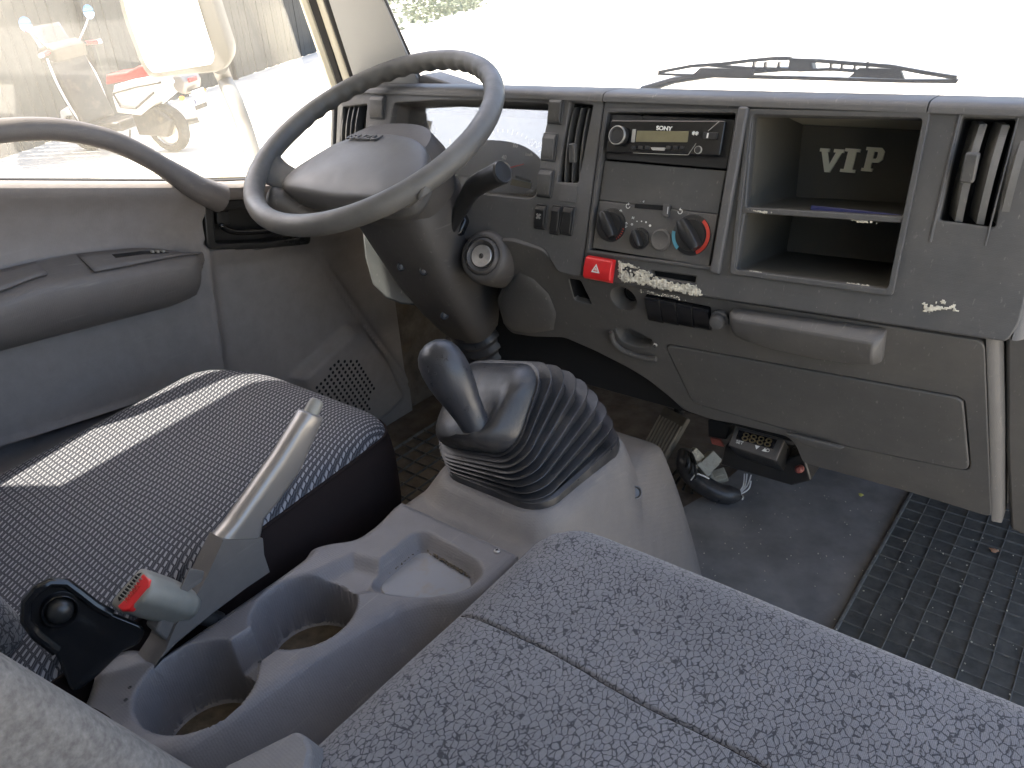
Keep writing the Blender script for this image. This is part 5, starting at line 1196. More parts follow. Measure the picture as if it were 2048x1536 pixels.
for a, b in (((872, 720), (860, 738)), ((880, 722), (868, 740)), ((864, 727), (884, 731))):
    pts = [kp(lerp(a[0], b[0], t), lerp(a[1], b[1], t), 0.0) for t in (0, .5, 1)]
    if all(p is not None for p in pts): obj('shift_line', tube(pts, 0.0004, 5), M['engrave'], kb_)

# =================================================================== HANDBRAKE
hbk = thing('handbrake_lever', 'raised handbrake lever with silver grip and grey shroud beside the cup holders', 'handbrake', (-0.615, 0.2, -0.58))
XB = -0.600; TB = 0.020
c2p = lambda l: [(a / 2.381, 740 + b / 2.381) for a, b in l]
def slabx(name, pxs, x, th, mt, bev, parent=hbk, seg=3):
    return obj(name, prism([on_x(a, b, x) for a, b in pxs], (-th, 0, 0)), M[mt], parent, bev=bev, seg=seg)
gripL = c2p([(1466, 212), (1340, 420), (1210, 610), (1120, 740), (1066, 806)]); gripR = c2p([(1545, 236), (1440, 480), (1330, 640), (1268, 710), (1250, 799)])
gr = []
for k in range(17):
    u_ = k / 16
    def at_(pl, u):
        m = u * (len(pl) - 1); i = min(int(m), len(pl) - 2); f = m - i; return (lerp(pl[i][0], pl[i + 1][0], f), lerp(pl[i][1], pl[i + 1][1], f))
    a = on_x(*at_(gripL, u_), XB); b = on_x(*at_(gripR, u_), XB); m = (a + b) / 2; d = (b - a) / 2; w = TB * (1.0 + 0.15 * u_)
    ring = []
    for j in range(24):
        t = 2 * math.pi * j / 24; cs, sn = math.cos(t), math.sin(t); e = 2 / 3.4
        ring.append(m + V((-w / 2, 0, 0)) + d * 1.06 * math.copysign(abs(cs) ** e, cs) + V((w * 0.56, 0, 0)) * math.copysign(abs(sn) ** e, sn))
    gr.append(ring)
t0 = gr[0]; tc_ = sum(t0, V((0, 0, 0))) / 24; up0 = (tc_ - sum(gr[1], V((0, 0, 0))) / 24).normalized()
gr = [[tc_ + (p - tc_) * 0.80 + up0 * 0.0020 for p in t0], [tc_ + (p - tc_) * 0.95 + up0 * 0.0012 for p in t0]] + gr
obj('grip', loft(gr), M['silver'], hbk, ang=45)
obj('release_button', tube([tc_ - up0 * 0.004, tc_ + up0 * 0.012, tc_ + up0 * 0.0165, tc_ + up0 * 0.0180], [0.0082, 0.0080, 0.0068, 0.004], 18), M['beige'], hbk, ang=45)
# shroud: tapering lower body, narrower slot parts
shl = c2p([(1064, 809), (985, 985), (905, 1130), (838, 1215), (790, 1330), (715, 1445), (700, 1470)]); shr = c2p([(1252, 802), (1258, 880), (1285, 962), (1170, 1040), (1010, 1160), (850, 1290), (760, 1380)])
sr = []
for k in range(25):
    u_ = k / 24; a = on_x(*at_(shl, u_), XB + 0.0008); b = on_x(*at_(shr, u_), XB + 0.0008); w = TB * 1.18 + 0.006 * sstep(0, .5, u_)
    if u_ < 0.02: w *= 0.95
    q = [a + V((0, 0, 0)), lerp(a, b, 0.5), b, b + V((-w, 0, 0)), lerp(a, b, .5) + V((-w, 0, 0)), a + V((-w, 0, 0))]
    sr.append(q)
obj('shroud', loft(sr), M['brake'], hbk, bev=0.004, seg=3, ang=45)
obj('shroud_step', slabx('shroud_step', c2p([(800, 1095), (895, 1105), (885, 1145), (790, 1330), (735, 1250)]), XB - 0.004, 0.018, 'brake', 0.003).data and ([], []) if False else prism([on_x(a, b, XB - 0.003) for a, b in c2p([(815, 1098), (880, 1118), (800, 1300), (742, 1250)])], (-0.020, 0, 0)), M['brake'], hbk, bev=0.003, seg=3)
obj('thumb_dent', prism([on_x(a, b, XB + 0.0012) for a, b in rpoly(c2p([(905, 945), (975, 960), (960, 1010), (890, 1060), (858, 1050)]), 4)], (-0.002, 0, 0)), M['brake'], hbk, bev=0.0006)

# =================================================================== BELT BUCKLE AND RECLINER BRACKET
bk = thing('seatbelt_buckle', 'beige seat belt buckle with red press button beside the handbrake', 'seat belt buckle', (-0.63, 0.22, -0.56))
bN = V((-0.16, -0.58, 0.80)).normalized(); bc = on_x(263, 1182, -0.622)
bp_ = lambda a, b, h=0.0: onp(a / 2.926, 1050 + b / 2.926, bN, bN.dot(bc) + h)
outl = [(830, 243), (893, 300), (893, 360), (850, 440), (740, 512), (700, 512), (650, 470), (660, 435), (760, 320)]
uu_, vv_, nn3 = frame(bN); o3 = bp_(*outl[0]); T3 = [o3 + uu_ * a + vv_ * b for a, b in rpoly([((bp_(*p) - o3).dot(uu_), (bp_(*p) - o3).dot(vv_)) for p in outl], 0.006, 4)]
axd = V((0.10, 0.62, -0.78)).normalized(); tc2 = sum(T3, V((0, 0, 0))) / len(T3)
rg = [[tc2 + (p - tc2) * s + axd * d for p in T3] for s, d in ((0.86, -0.0012), (0.97, 0.0), (1.0, 0.003), (1.0, 0.030), (0.93, 0.052), (0.80, 0.060))]
obj('buckle_body', loft(rg), M['beige'], bk, ang=75)
btn = [bp_(*p, 0.0016) for p in [(838, 278), (880, 318), (872, 362), (755, 500), (712, 505), (680, 478), (720, 440)]]
obj('press_button', prism(btn, -bN * 0.006), M['red'], bk, bev=0.0018, seg=3)
label('lettering', 'PRESS', 0.0075, bp_(775, 400, 0.0022), 'tred', bk, U=(bp_(830, 320) - bp_(720, 460)), N=bN)
slotp = [bp_(*p, 0.0016) for p in [(805, 285), (828, 278), (715, 430), (695, 445), (690, 425)]]
obj('belt_slot', prism(slotp, -bN * 0.003), M['void'], bk)
for k in range(8):
    u_ = (k + 0.5) / 8; a = bp_(lerp(812, 700, u_) - 14, lerp(288, 428, u_) - 6, 0.0022); b = bp_(lerp(826, 714, u_) + 10, lerp(300, 440, u_) + 8, 0.0022)
    obj('slot_tooth', tube([a, b], 0.0006, 6), M['beige'], bk)
obj('buckle_stalk', tube([tc2 + axd * 0.055, tc2 + axd * 0.10, tc2 + axd * 0.13 + V((-0.01, -0.02, -0.02))], [0.010, 0.009, 0.009], 12), M['black'], bk)

br_ = thing('recliner_bracket', 'glossy black steel seat bracket with round boss in front of the backrest', 'seat bracket', (-0.66, 0.15, -0.6))
bxn = V((1, -0.28, 0.30)).normalized(); bc0 = on_x(112, 1225, -0.652)
bb = lambda a, b, h=0.0: onp(a / 2.926, 1050 + b / 2.926, bxn, bxn.dot(bc0) + h)
arm = [(130, 560), (150, 440), (210, 360), (300, 320), (400, 325), (470, 400), (620, 500), (860, 600), (820, 700), (720, 740), (560, 900), (420, 1000), (330, 760), (200, 660)]
obj('bracket_plate', prism([bb(*p) for p in rpoly(arm, 60, 4)], -bxn * 0.006), M['blackgloss'], br_, bev=0.0025, seg=3)
o1 = bb(350, 500, 0.002); rr_ = (bb(460, 500) - bb(350, 500)).length
obj('bracket_rim', tube([bb(*p, 0.001) for p in [(330, 740), (215, 650), (150, 560), (155, 450), (220, 375), (300, 335), (390, 340), (470, 400), (560, 470), (650, 520)]], 0.0045, 10), M['blackgloss'], br_)
obj('boss_ring', lathe([(rr_ * 1.0, 0.0), (rr_ * 1.02, 0.003), (rr_ * 0.93, 0.0045), (rr_ * 0.80, 0.002), (rr_ * 0.78, -0.002)], o1, bxn, 36, False), M['blackgloss'], br_, ang=60)
obj('boss', lathe([(rr_ * 0.76, -0.003), (rr_ * 0.70, 0.004), (rr_ * 0.50, 0.0075), (rr_ * 0.2, 0.009), (0, 0.009)], o1 + bxn * 0.001, bxn, 30, False), M['black'], br_, ang=60)

# =================================================================== DRIVER SEAT
ds = thing('driver_seat', 'driver seat with dark stitched cloth cushion and crackle cloth backrest, sun patches on it', 'seat', (-0.87, 0.25, -0.85))
SX0, SX1, SY0, SY1, SZ = -1.052, -0.648, 0.02, 0.605, -0.505
def cushion(s, z, bow=0.0):
    cx, cy = (SX0 + SX1) / 2, (SY0 + SY1) / 2; hx, hy = (SX1 - SX0) / 2, (SY1 - SY0) / 2
    out = []
    for x, y in rrect(hx * s + hx * 0, hy - (1 - s) * hx, 0.10 * max(0.3, s), 7):
        X, Y = cx + x, cy + y; u_, v_ = x / hx, y / hy
        dz = 0.016 * u_ * u_ * (0.4 + 0.6 * max(0, v_ + 0.4)) - 0.020 * sstep(-0.2, -1.0, v_) + 0.010 * v_ - 0.018 * sstep(0.70, 1.0, v_) 
        Y += 0.018 * (1 - u_ * u_) * sstep(0.3, 1.0, v_)
        out.append(V((X, Y, z + dz * bow)))
    return out
obj('cushion_side', loft([cushion(0.93, -0.70, .2), cushion(0.985, -0.66, .4), cushion(1.0, -0.62, .6), cushion(1.0, -0.56, .9), cushion(0.988, -0.538, 1), cushion(0.968, -0.524, 1)], True, False), M['side_cloth'], ds, ang=80)
lvl = [(0.968, -0.5235), (0.95, -0.516), (0.92, -0.509), (0.86, -0.503), (0.78, -0.500), (0.68, -0.499), (0.55, -0.4995), (0.46, -0.500), (0.40, -0.5005)]
rgs = [cushion(s, z, 1) for s, z in lvl]
cc_ = sum(rgs[-1], V((0, 0, 0))) / len(rgs[-1])
for t_ in (0.8, 0.6, 0.4, 0.2, 0.04):
    rgs.append([V((lerp(cc_.x, p.x, t_), lerp(cc_.y, p.y, t_), lerp(cc_.z, p.z, t_ ** 1.5))) for p in rgs[len(lvl) - 1]])
obj('cushion_top', loft(rgs, False, True), M['knit'], ds, ang=85)
obj('piping', tube([p + V((0, 0, 0.0005)) for p in cushion(0.969, -0.5235, 1)] + [cushion(0.969, -0.5235, 1)[0]], 0.0022, 6), M['side_cloth'], ds)
# backrest, leaning back, just left of the bracket
def bslab(x0, x1, yf, yb, z0, z1, lean, r=0.03, rows=9, bulge=0.012):
    rings = []
    for k in range(rows + 1):
        u_ = k / rows; z = lerp(z0, z1, u_); sh = lean * (z - z0); e = 1 - 0.10 * sstep(0.8, 1, u_) - 0.05 * sstep(0.15, 0, u_)
        cx, cy = (x0 + x1) / 2, (yf + yb) / 2; hx, hy = (x1 - x0) / 2 * e, (yf - yb) / 2 * e
        rings.append([V((cx + a, cy + b + sh + bulge * (b / hy > 0.6) * math.cos(a / hx * 1.4), z)) for a, b in rrect(hx, hy, r, 5)])
    return loft(rings)
obj('backrest', bslab(-1.09, -0.690, 0.150, 0.02, -0.575, 0.15, -0.26, 0.035), M['back_cloth'], ds, ang=80, sub=1)
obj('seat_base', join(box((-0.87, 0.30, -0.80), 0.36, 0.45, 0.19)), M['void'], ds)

# =================================================================== PASSENGER SEAT AND MIDDLE BACKREST
ps = thing('passenger_seat', 'wide passenger seat cushion in grey crackle cloth with a cross seam, foreground', 'seat', (0.0, 0.25, -0.85))
px0, px1, py0, py1, pzt, pr = -0.386, 0.40, -0.16, 0.549, -0.496, 0.052
def pz(x, y):
    cr = 0.055
    dx = min(x - px0, px1 - x); dy = py1 - y
    if dx < cr and dy < cr: d = cr - math.hypot(cr - dx, cr - dy)
    else: d = min(dx, dy)
    t = max(0.0, min(1.0, (pr - d) / pr)); z = pzt - pr * 0.55 * (1 - math.sqrt(max(0.0, 1 - t ** 2.2)))
    ys = 0.374 + 0.0015 * math.sin(x * 40)
    z -= 0.0040 * math.exp(-((y - ys) / 0.0016) ** 2) * sstep(px0 + 0.004, px0 + 0.02, x)
    z += 0.0035 * (abs(math.sin((y - ys) * 7)) if abs(y - ys) < .2 else .6)
    z += 0.0022 * fbm(x * 6, y * 6, 1.3) - 0.010 * sstep(0.30, 0.0, y) * 0.5 + 0.0006 * fbm(x * 60, y * 60, 4)
    return z, d
xs_ = [px0 + 0.052 * (k / 14) ** 1.5 for k in range(15)] + [lerp(px0 + 0.052, px1, k / 90) for k in range(1, 91)]
ys_ = [lerp(py0, 0.36, k / 70) for k in range(70)] + [lerp(0.36, 0.39, k / 50) for k in range(50)] + [lerp(0.39, py1 - 0.052, k / 22) for k in range(22)] + [py1 - 0.052 * ((14 - k) / 14) ** 1.5 for k in range(15)]
def clampc(x, y):                                # keep the grid inside the rounded front corner
    cr = 0.055
    if x < px0 + cr and y > py1 - cr:
        dx, dy = px0 + cr - x, y - (py1 - cr); m_ = max(dx, dy)
        if m_ > 1e-6:
            l_ = math.hypot(dx, dy); k_ = m_ / l_; return px0 + cr - dx * k_, py1 - cr + dy * k_
    return x, y
vs = []
for x in xs_:
    for y in ys_:
        X, Y = clampc(x, y); vs.append(V((X, Y, pz(X, Y)[0])))
nyy = len(ys_)
fs = [(i * nyy + j, (i + 1) * nyy + j, (i + 1) * nyy + j + 1, i * nyy + j + 1) for i in range(len(xs_) - 1) for j in range(nyy - 1)]
edge = [i for i in range(0, nyy)]                 # left edge, then front edge
edge_l = list(range(0, nyy)) + [i * nyy + nyy - 1 for i in range(1, len(xs_))]
b0 = len(vs)
for zz, s_ in ((-0.545, 0.000), (-0.60, -0.004), (-0.645, -0.02)):
    for e in edge_l:
        p = vs[e]; nxn = -1 if p.x < px0 + 0.06 and p.y < py1 - 0.02 else 0
        vs.append(V((p.x - s_ * (1 if p.x < px0 + 0.05 else 0), p.y + s_ * (1 if p.y > py1 - 0.05 else 0), zz)))
m_ = len(edge_l)
prev = edge_l
for L_ in range(3):
    cur = [b0 + L_ * m_ + k for k in range(m_)]
    for k in range(m_ - 1): fs.append((prev[k], prev[k + 1], cur[k + 1], cur[k]))
    prev = cur
obj('cushion', (vs, fs), M['seat_cloth'], ps, ang=85, fix=True)
obj('seam_stitch', tube([V((x_, 0.374 + 0.0015 * math.sin(x_ * 40), pz(x_, 0.374 + 0.0015 * math.sin(x_ * 40))[0] + 0.0002)) for x_ in [lerp(px0 + 0.01, px1, k / 120) for k in range(121)]], 0.0008, 6), M['side_cloth'], ps)
obj('seat_pan', box((0.0, 0.20, -0.74), 0.66, 0.60, 0.18), M['side_cloth'], ps, bev=0.01)
obj('under_trim', tube([V((px0 + 0.02, py1 - 0.012, -0.60)), V((0.40, py1 - 0.012, -0.60))], 0.006, 8), M['black'], ps)

mb = thing('middle_backrest', 'pale plush cloth side of the middle backrest at the lower left edge of the picture', 'backrest', (-0.44, 0.0, -0.5))
a_ = on_x(0, 1345, -0.35); b_ = on_x(330, 1536, -0.35); d_ = (a_ - b_); d_ = d_ / d_.z
def mline(z): return b_ + d_ * (z - b_.z)
rg = []
for z in [-0.52, -0.49, -0.46, -0.43, -0.40, -0.37, -0.34, -0.31, -0.28, -0.25, -0.22, -0.18, -0.14, -0.10]:
    p = mline(z); x0 = -0.35
    yb = p.y - 0.26; hx, hy = 0.022, (p.y - yb) / 2
    rg.append([V((-0.370 + a, (p.y + yb) / 2 + b, z)) for a, b in rrect(hx, hy + 0.004, 0.018, 6)])
obj('cushion', loft(rg), M['plush'], mb, ang=80)
# plastic hinge cap and bits at the foot of the middle seat
hcap = thing('hinge_cover', 'smooth pale grey plastic hinge cover at the bottom edge of the picture', 'hinge cover', (-0.385, 0.16, -0.50))
hq = [ray(*p) * d for p, d in [((420, 1560), .53), ((450, 1532), .545), ((590, 1459), .56), ((612, 1472), .555), ((622, 1500), .55), ((612, 1560), .53)]]
obj('cap', prism(hq, (0.0, 0.02, -0.05)), M['cover'], hcap, bev=0.004, seg=4)
sb2 = thing('belt_anchor', 'small beige belt anchor sleeve with black webbing under the middle backrest', 'belt anchor', (-0.50, 0.10, -0.58))
obj('webbing', tube(smooth_path([ray(*p) * 0.60 for p in [(120, 1420), (160, 1432), (200, 1452), (240, 1500), (300, 1560)]], 4), 0.009, 10), M['side_cloth'], sb2)
obj('sleeve', prism([ray(*p) * 0.585 for p in [(193, 1462), (202, 1450), (240, 1472), (246, 1490)]], (0, 0.01, -0.015)), M['beige'], sb2, bev=0.002)

# =================================================================== PEDALS, CONTROLLER BOX, LOOSE WIRING
M['pedal'] = mat('dusty_pedal', (0.15, 0.13, 0.10), 0.75, grain=0.5, var=0.3, vscale=20)
M['pedal_rib'] = mat('dusty_pedal_rib', (0.24, 0.21, 0.16), 0.75, grain=0.5, var=0.3, vscale=20)
acc = thing('accelerator_pedal', 'long dusty accelerator pedal with lengthwise ribs under the dashboard', 'pedal', (-0.60, 1.2, -0.88))
pa = [on_z(1328, 812, -0.74), on_z(1376, 836, -0.74), on_z(1292, 985, -0.865), on_z(1250, 955, -0.865)]
pa[2].y, pa[3].y = pa[2].y, pa[3].y
nn_ = (pa[1] - pa[0]).cross(pa[3] - pa[0]).normalized(); nn_ = nn_ if nn_.z > 0 else -nn_
obj('pedal_plate', prism(pa, -nn_ * 0.012), M['pedal'], acc, bev=0.002)
for k in range(8):
    u_ = (k + 0.5) / 8; a, b = lerp(pa[0], pa[1], u_), lerp(pa[3], pa[2], u_); a = lerp(a, b, 0.12)
    obj('rib', tube([a + nn_ * 0.001, b + nn_ * 0.001], 0.0022, 6), M['pedal_rib'], acc)
obj('pedal_arm', tube([lerp(pa[0], pa[1], .5) - nn_ * 0.01, V((-0.60, 1.36, -0.55)), V((-0.58, 1.36, -0.45))], 0.010, 8), M['black'], acc)
def small_pedal(label_, c, w, h, N):
    t = thing('foot_pedal', label_, 'pedal', c, 'brake and clutch pedals')
    fr = frame(N, (0, 0, 1)); obj('pad', box(c, w, h, 0.012, fr), M['rubber'], t, bev=0.003)
    for k in range(6): obj('rib', box(V(c) + fr[1] * (h * (-0.42 + 0.84 * k / 5)) + fr[2] * 0.007, w * 0.92, 0.003, 0.004, fr), M['mat_rib'], t)
    obj('pedal_arm', tube([V(c) - fr[2] * 0.006, V(c) + V((0.0, 0.12, 0.12)), V(c) + V((0.0, 0.10, 0.40))], 0.008, 8), M['steel_dark'], t)
small_pedal('ribbed brake pedal just right of the column boot, behind the gear lever', ray(957, 742) * 1.52, 0.075, 0.06, (0.1, -0.75, 0.6))
small_pedal('ribbed clutch pedal half hidden left of the column boot', ray(915, 700) * 1.62, 0.07, 0.06, (0.1, -0.75, 0.6))

ctl = thing('digital_controller', 'black digital temperature controller with unlit four-digit display hanging under the glovebox', 'controller', on_y(1520, 900, 1.0))
cN = V((0.02, -0.62, 0.78)).normalized(); cc0 = on_y(1516, 888, 0.965)
cpn = lambda a, b, h=0.0: onp(1240 + a / 5.12, 760 + b / 5.12, cN, cN.dot(cc0) + h)
fo = [cpn(*p) for p in [(1190, 475), (1690, 610), (1600, 825), (1105, 665)]]
obj('case', prism([p - cN * 0.003 for p in fo], -cN * 0.055 + V((0, 0.01, 0))), M['black'], ctl, bev=0.002)
obj('bezel', prism(fo, -cN * 0.006), M['column'], ctl, bev=0.0015)
obj('window', prism([cpn(*p, 0.0012) for p in [(1215, 510), (1610, 610), (1568, 705), (1185, 600)]], -cN * 0.002), M['blackgloss'], ctl, bev=0.0005)
cu = (cpn(1610, 610) - cpn(1215, 510)).normalized()
label('digits', '8888', 0.0195, cpn(1398, 615, 0.0016), 'digit', ctl, U=cu, N=cN, sx=1.15)
label('lettering', 'SET', 0.007, cpn(1225, 640, 0.0016), 'white', ctl, U=cu, N=cN)
for k, p in enumerate(((1402, 688), (1480, 715))):
    q = cpn(*p, 0.0016); d = 0.0035; yv = cN.cross(cu); sg = -1 if k == 0 else 1
    obj('arrow_mark', prism([q + yv * (d * sg), q - cu * d - yv * (d * .7 * sg), q + cu * d - yv * (d * .7 * sg)], -cN * 0.0005), M['white'], ctl)
label('lettering', 'O', 0.007, cpn(1512, 722, 0.0016), 'white', ctl, U=cu, N=cN)
obj('mounting_box', prism([on_y(*p, 1.005) for p in [(1450, 890), (1560, 925), (1605, 905), (1622, 962), (1583, 972), (1440, 930)]], (0, 0.06, 0)), M['black'], ctl, bev=0.003)
obj('mounting_tab', prism([on_y(*p, 1.0) for p in [(1415, 840), (1432, 838), (1460, 852), (1452, 880), (1416, 874)]], (0, 0.03, 0)), M['black'], ctl, bev=0.002)
tp = obj('red_tape', prism([on_y(*p, 0.992) for p in [(1420, 876), (1440, 880), (1447, 894), (1424, 888)]], (0, 0.004, 0)), M['tape'])
tag(tp, 'torn strip of faded red tape beside the digital controller', 'tape')
tp2 = obj('red_bottle_cap', lathe([(0.006, 0), (0.006, 0.01), (0.003, 0.013), (0, 0.013)], on_y(1601, 937, 1.0), (0, -1, 0.4), 14, False), M['tape'])
tag(tp2, 'small red plastic cap below the right end of the controller', 'cap')

hs = thing('wiring_harness', 'loose black taped wiring harness with bare white wire ends on the floor', 'wiring', floor_pt(1440, 990))
def fl(px, py, h): return on_z(px, py, FLOOR + h)
hp_ = smooth_path([fl(1375, 905, 0.10), fl(1372, 930, 0.085), fl(1385, 952, 0.06), fl(1415, 975, 0.045), fl(1445, 988, 0.035), fl(1478, 990, 0.030)], 6)
obj('sheath', tube(hp_, [0.019] * (len(hp_) - 4) + [0.017, 0.015, 0.013, 0.011], 14), M['rubber'], hs)
for p in ([(1476, 986), (1486, 972), (1489, 948)], [(1477, 988), (1490, 972), (1494, 948)], [(1478, 988), (1494, 972), (1502, 950)], [(1480, 989), (1497, 978), (1502, 962)], [(1478, 988), (1486, 992), (1485, 999)]):
    obj('wire', tube(smooth_path([fl(*p[0], 0.030), fl(*p[1], 0.036), fl(*p[2], 0.045)], 5), 0.0014, 6), M['wire'], hs)
obj('wire', tube(smooth_path([fl(1382, 960, 0.075), fl(1392, 948, 0.095), fl(1405, 951, 0.09), fl(1418, 957, 0.08)], 5), 0.0014, 6), M['wire'], hs)
for a in range(4):
    obj('dark_wire', tube(smooth_path([fl(1372 + a * 4, 900 + a * 3, 0.12), fl(1365 + a * 9, 925 + a * 4, 0.09 + .01 * a), fl(1345 + a * 14, 950 + a * 6, 0.03), fl(1330 + a * 18, 965 + a * 7, 0.02)], 5), 0.003, 6), M['black'], hs)
def connector(label_, pxs, h, d, mt='conn'):
    c = thing('connector', label_, 'connector', fl(*pxs[0], h), 'wiring connectors')
    a, b = fl(*pxs[0], h), fl(*pxs[1], h + d); ax = (b - a).normalized(); L_ = (b - a).length; U = ax.orthogonal().normalized(); Yv = ax.cross(U); w = pxs[2]
    obj('shell', box((a + b) / 2, w, w * 0.72, L_ * 0.72, (U, Yv, ax)), M[mt], c, bev=0.002)
    obj('collar', box(a + ax * (L_ * 0.10), w * 1.15, w * 0.85, L_ * 0.2, (U, Yv, ax)), M[mt], c, bev=0.0015)
    obj('latch', box((a + b) / 2 + Yv * (w * 0.42), w * 0.3, 0.003, L_ * 0.45, (U, Yv, ax)), M[mt], c, bev=0.001)
connector('grey white wiring connector lying highest in the heap', [(1398, 942), (1436, 906), 0.036], 0.075, 0.025)
connector('yellowed connector half behind the grey one', [(1376, 925), (1402, 900), 0.034], 0.085, 0.02, 'foam')
connector('slim connector with a short white wire stub, lowest of the three', [(1420, 958), (1458, 946), 0.024], 0.05, 0.012)
bits = [((1722, 990), 'yellow leaf scrap on the vinyl floor near the dashboard', 0.005, (0.45, 0.42, 0.10)), ((1988, 1101), 'brown crumb lying on the rubber mat', 0.007, (0.30, 0.16, 0.09))]
for p, lb, s, c3 in bits:
    q = floor_pt(*p, 0.018); M['t'] = mat('scrap', c3, 0.8)
    tag(obj('scrap', loft([[q + V((math.cos(a) * s * (1 + .3 * math.sin(a * 3)), math.sin(a) * s * 0.7, 0.001 * math.cos(a * 2))) for a in [k * math.pi / 6 for k in range(12)]], [q + V((math.cos(a) * s * .5, math.sin(a) * s * 0.3, 0.003)) for a in [k * math.pi / 6 for k in range(12)]]]), M['t']), lb, 'scrap')
rnd = random.Random(5)
gv = []
for k in range(420):
    x, y = rnd.uniform(-0.45, 0.33), rnd.uniform(0.62, 1.30); r = rnd.uniform(0.0006, 0.0016)
    gv.append(box((x, y, FLOOR + 0.0135 + (0.006 if x > -0.17 else -0.006)), r * 1.4, r, r, frame((rnd.uniform(-.5, .5), rnd.uniform(-.5, .5), 1))))
tag(obj('floor_grit', join(*gv), M['foam'], flat=True), 'fine pale grit scattered over the floor and mat', 'grit', kind='stuff')

# =================================================================== OUTSIDE
GZ = -1.40
def gp(px, py, h=0.0): return on_z(px, py, GZ + h)
def ground_mat():
    m = mat('pale_concrete', (0.52, 0.49, 0.43), 0.9, grain=0.5, gscale=60, var=0.12, vscale=0.5, dirt=(0.30, 0.28, 0.24), dscale=1.2, damt=0.35)
    return m
M['ground'] = ground_mat()
tag(obj('ground', ([(-400, -300, GZ), (400, -300, GZ), (400, 500, GZ), (-400, 500, GZ)], [(0, 1, 2, 3)]), M['ground'], flat=True), kind='structure')
# fence of upright boards
fA = V((-9.25, 2.24, GZ)); fD = V((-0.62, 0.78, 0)).normalized(); fN = V((0.78, 0.62, 0)).normalized()
FH = 2.75
M['board'] = mat('weathered_boards', (0.050, 0.049, 0.043), 0.8, grain=0.6, gscale=40, var=0.25, vscale=2.2)
M['board2'] = mat('dark_boards', (0.022, 0.022, 0.023), 0.8, grain=0.6, gscale=40, var=0.25, vscale=2.2)
fen = thing('board_fence', 'tall fence of upright weathered boards behind the scooter', 'fence', fA)
bw = 0.26; b1 = None; rnd = random.Random(11)
for k in range(-26, 110):
    c_ = fA + fD * (bw * k) + fN * rnd.uniform(-0.008, 0.008)
    nm = 'board2' if k in (-3, -2, -1, 0, 1, 6) or k < -8 else 'board'
    key = nm
    if b1 is None: b1 = {}
    if key not in b1:
        b1[key] = obj('board', box(c_ + V((0, 0, FH / 2)), bw - 0.022, 0.025, FH, (fD, V((0, 0, 1)).cross(fD), V((0, 0, 1)))), M[nm], fen)
    else: copy_to(b1[key], c_ + V((0, 0, FH / 2 + rnd.uniform(-0.015, 0.015))), fen)
for z in (0.35, 1.35, 2.35):
    obj('rail', box(fA + fD * (bw * 42) - fN * 0.04 + V((0, 0, z)), bw * 136, 0.05, 0.10, (fD, V((0, 0, 1)).cross(fD), V((0, 0, 1)))), M['board2'], fen)
for k in (5, 17, 29, 41):
    p_ = thing('fence_post', ['grey square fence post standing behind the scooter', 'grey fence post right of the mirror', 'grey fence post just left of the windscreen pillar', 'far grey fence post beyond the pillar'][(k - 5) // 12], 'post', fA + fD * (bw * k + .13) + fN * 0.05, 'fence posts')
    obj('shaft', box(fA + fD * (bw * k + .13) + fN * 0.06 + V((0, 0, 1.4)), 0.10, 0.08, 2.8, (fD, V((0, 0, 1)).cross(fD), V((0, 0, 1)))), M['board2'], p_, bev=0.006)
    obj('cap', box(fA + fD * (bw * k + .13) + fN * 0.06 + V((0, 0, 2.82)), 0.13, 0.11, 0.04, (fD, V((0, 0, 1)).cross(fD), V((0, 0, 1)))), M['board2'], p_, bev=0.006)

# ---- exterior mirror
M['mirror'] = mat('mirror_glass', (0.92, 0.92, 0.90), 0.02, metal=1.0)
M['housing'] = mat('mirror_housing', (0.12, 0.115, 0.10), 0.5, grain=0.3, var=0.1)
mir = thing('door_mirror', 'large rectangular door mirror on a curved arm outside the driver window', 'mirror', ray(360, 60) * 1.6)
mN = V((0.50, -0.86, -0.05)).normalized()
mc = ray(350, 60) * 1.62
mo = lambda a, b, h=0.0: onp(a, b, mN, mN.dot(mc) + h)
gl_o = [mo(*p) for p in [(262, -160), (240, -60), (252, 20), (292, 128), (306, 146), (425, 128), (430, 112), (392, -10), (378, -160)]]
ho_o = [mo(*p, -0.004) for p in [(250, -190), (228, -60), (241, 22), (282, 132), (300, 157), (440, 143), (458, 124), (460, 100), (424, -10), (404, -190)]]
gl2 = rpoly([(0, 0), (1, 0), (1, 1)], .1)
def r3(pts, r):                                  # round a planar 3-D polygon
    o_ = pts[0]; U, Yv, N_ = frame(mN); q = [((p - o_).dot(U), (p - o_).dot(Yv)) for p in pts]
    return [o_ + U * a + Yv * b + N_ * ((pts[0] - o_).dot(N_)) for a, b in rpoly(q, r, 4)]
gp_o, hp_o = r3(gl_o, 0.02), r3(ho_o, 0.03)
obj('glass', prism([p + mN * 0.002 for p in gp_o], -mN * 0.003), M['mirror'], mir)
hc_ = sum(hp_o, V((0, 0, 0))) / len(hp_o)
obj('housing', loft([[hc_ + (p - hc_) * s - mN * d for p in hp_o] for s, d in ((0.97, -0.002), (1.0, 0.003), (1.0, 0.02), (0.93, 0.05), (0.75, 0.065))]), M['housing'], mir, ang=60)
obj('mirror_arm', tube(smooth_path([mo(440, 135, -0.04), mo(452, 165, -0.06), ray(470, 205) * 1.62, ray(492, 265) * 1.60, ray(512, 335) * 1.56, ray(530, 400) * 1.50], 6), 0.0175, 14), M['housing'], mir, ang=70)
obj('mirror_arm', tube([mo(400, -180, -0.04), ray(560, -200) * 1.5], 0.0145, 14), M['housing'], mir)

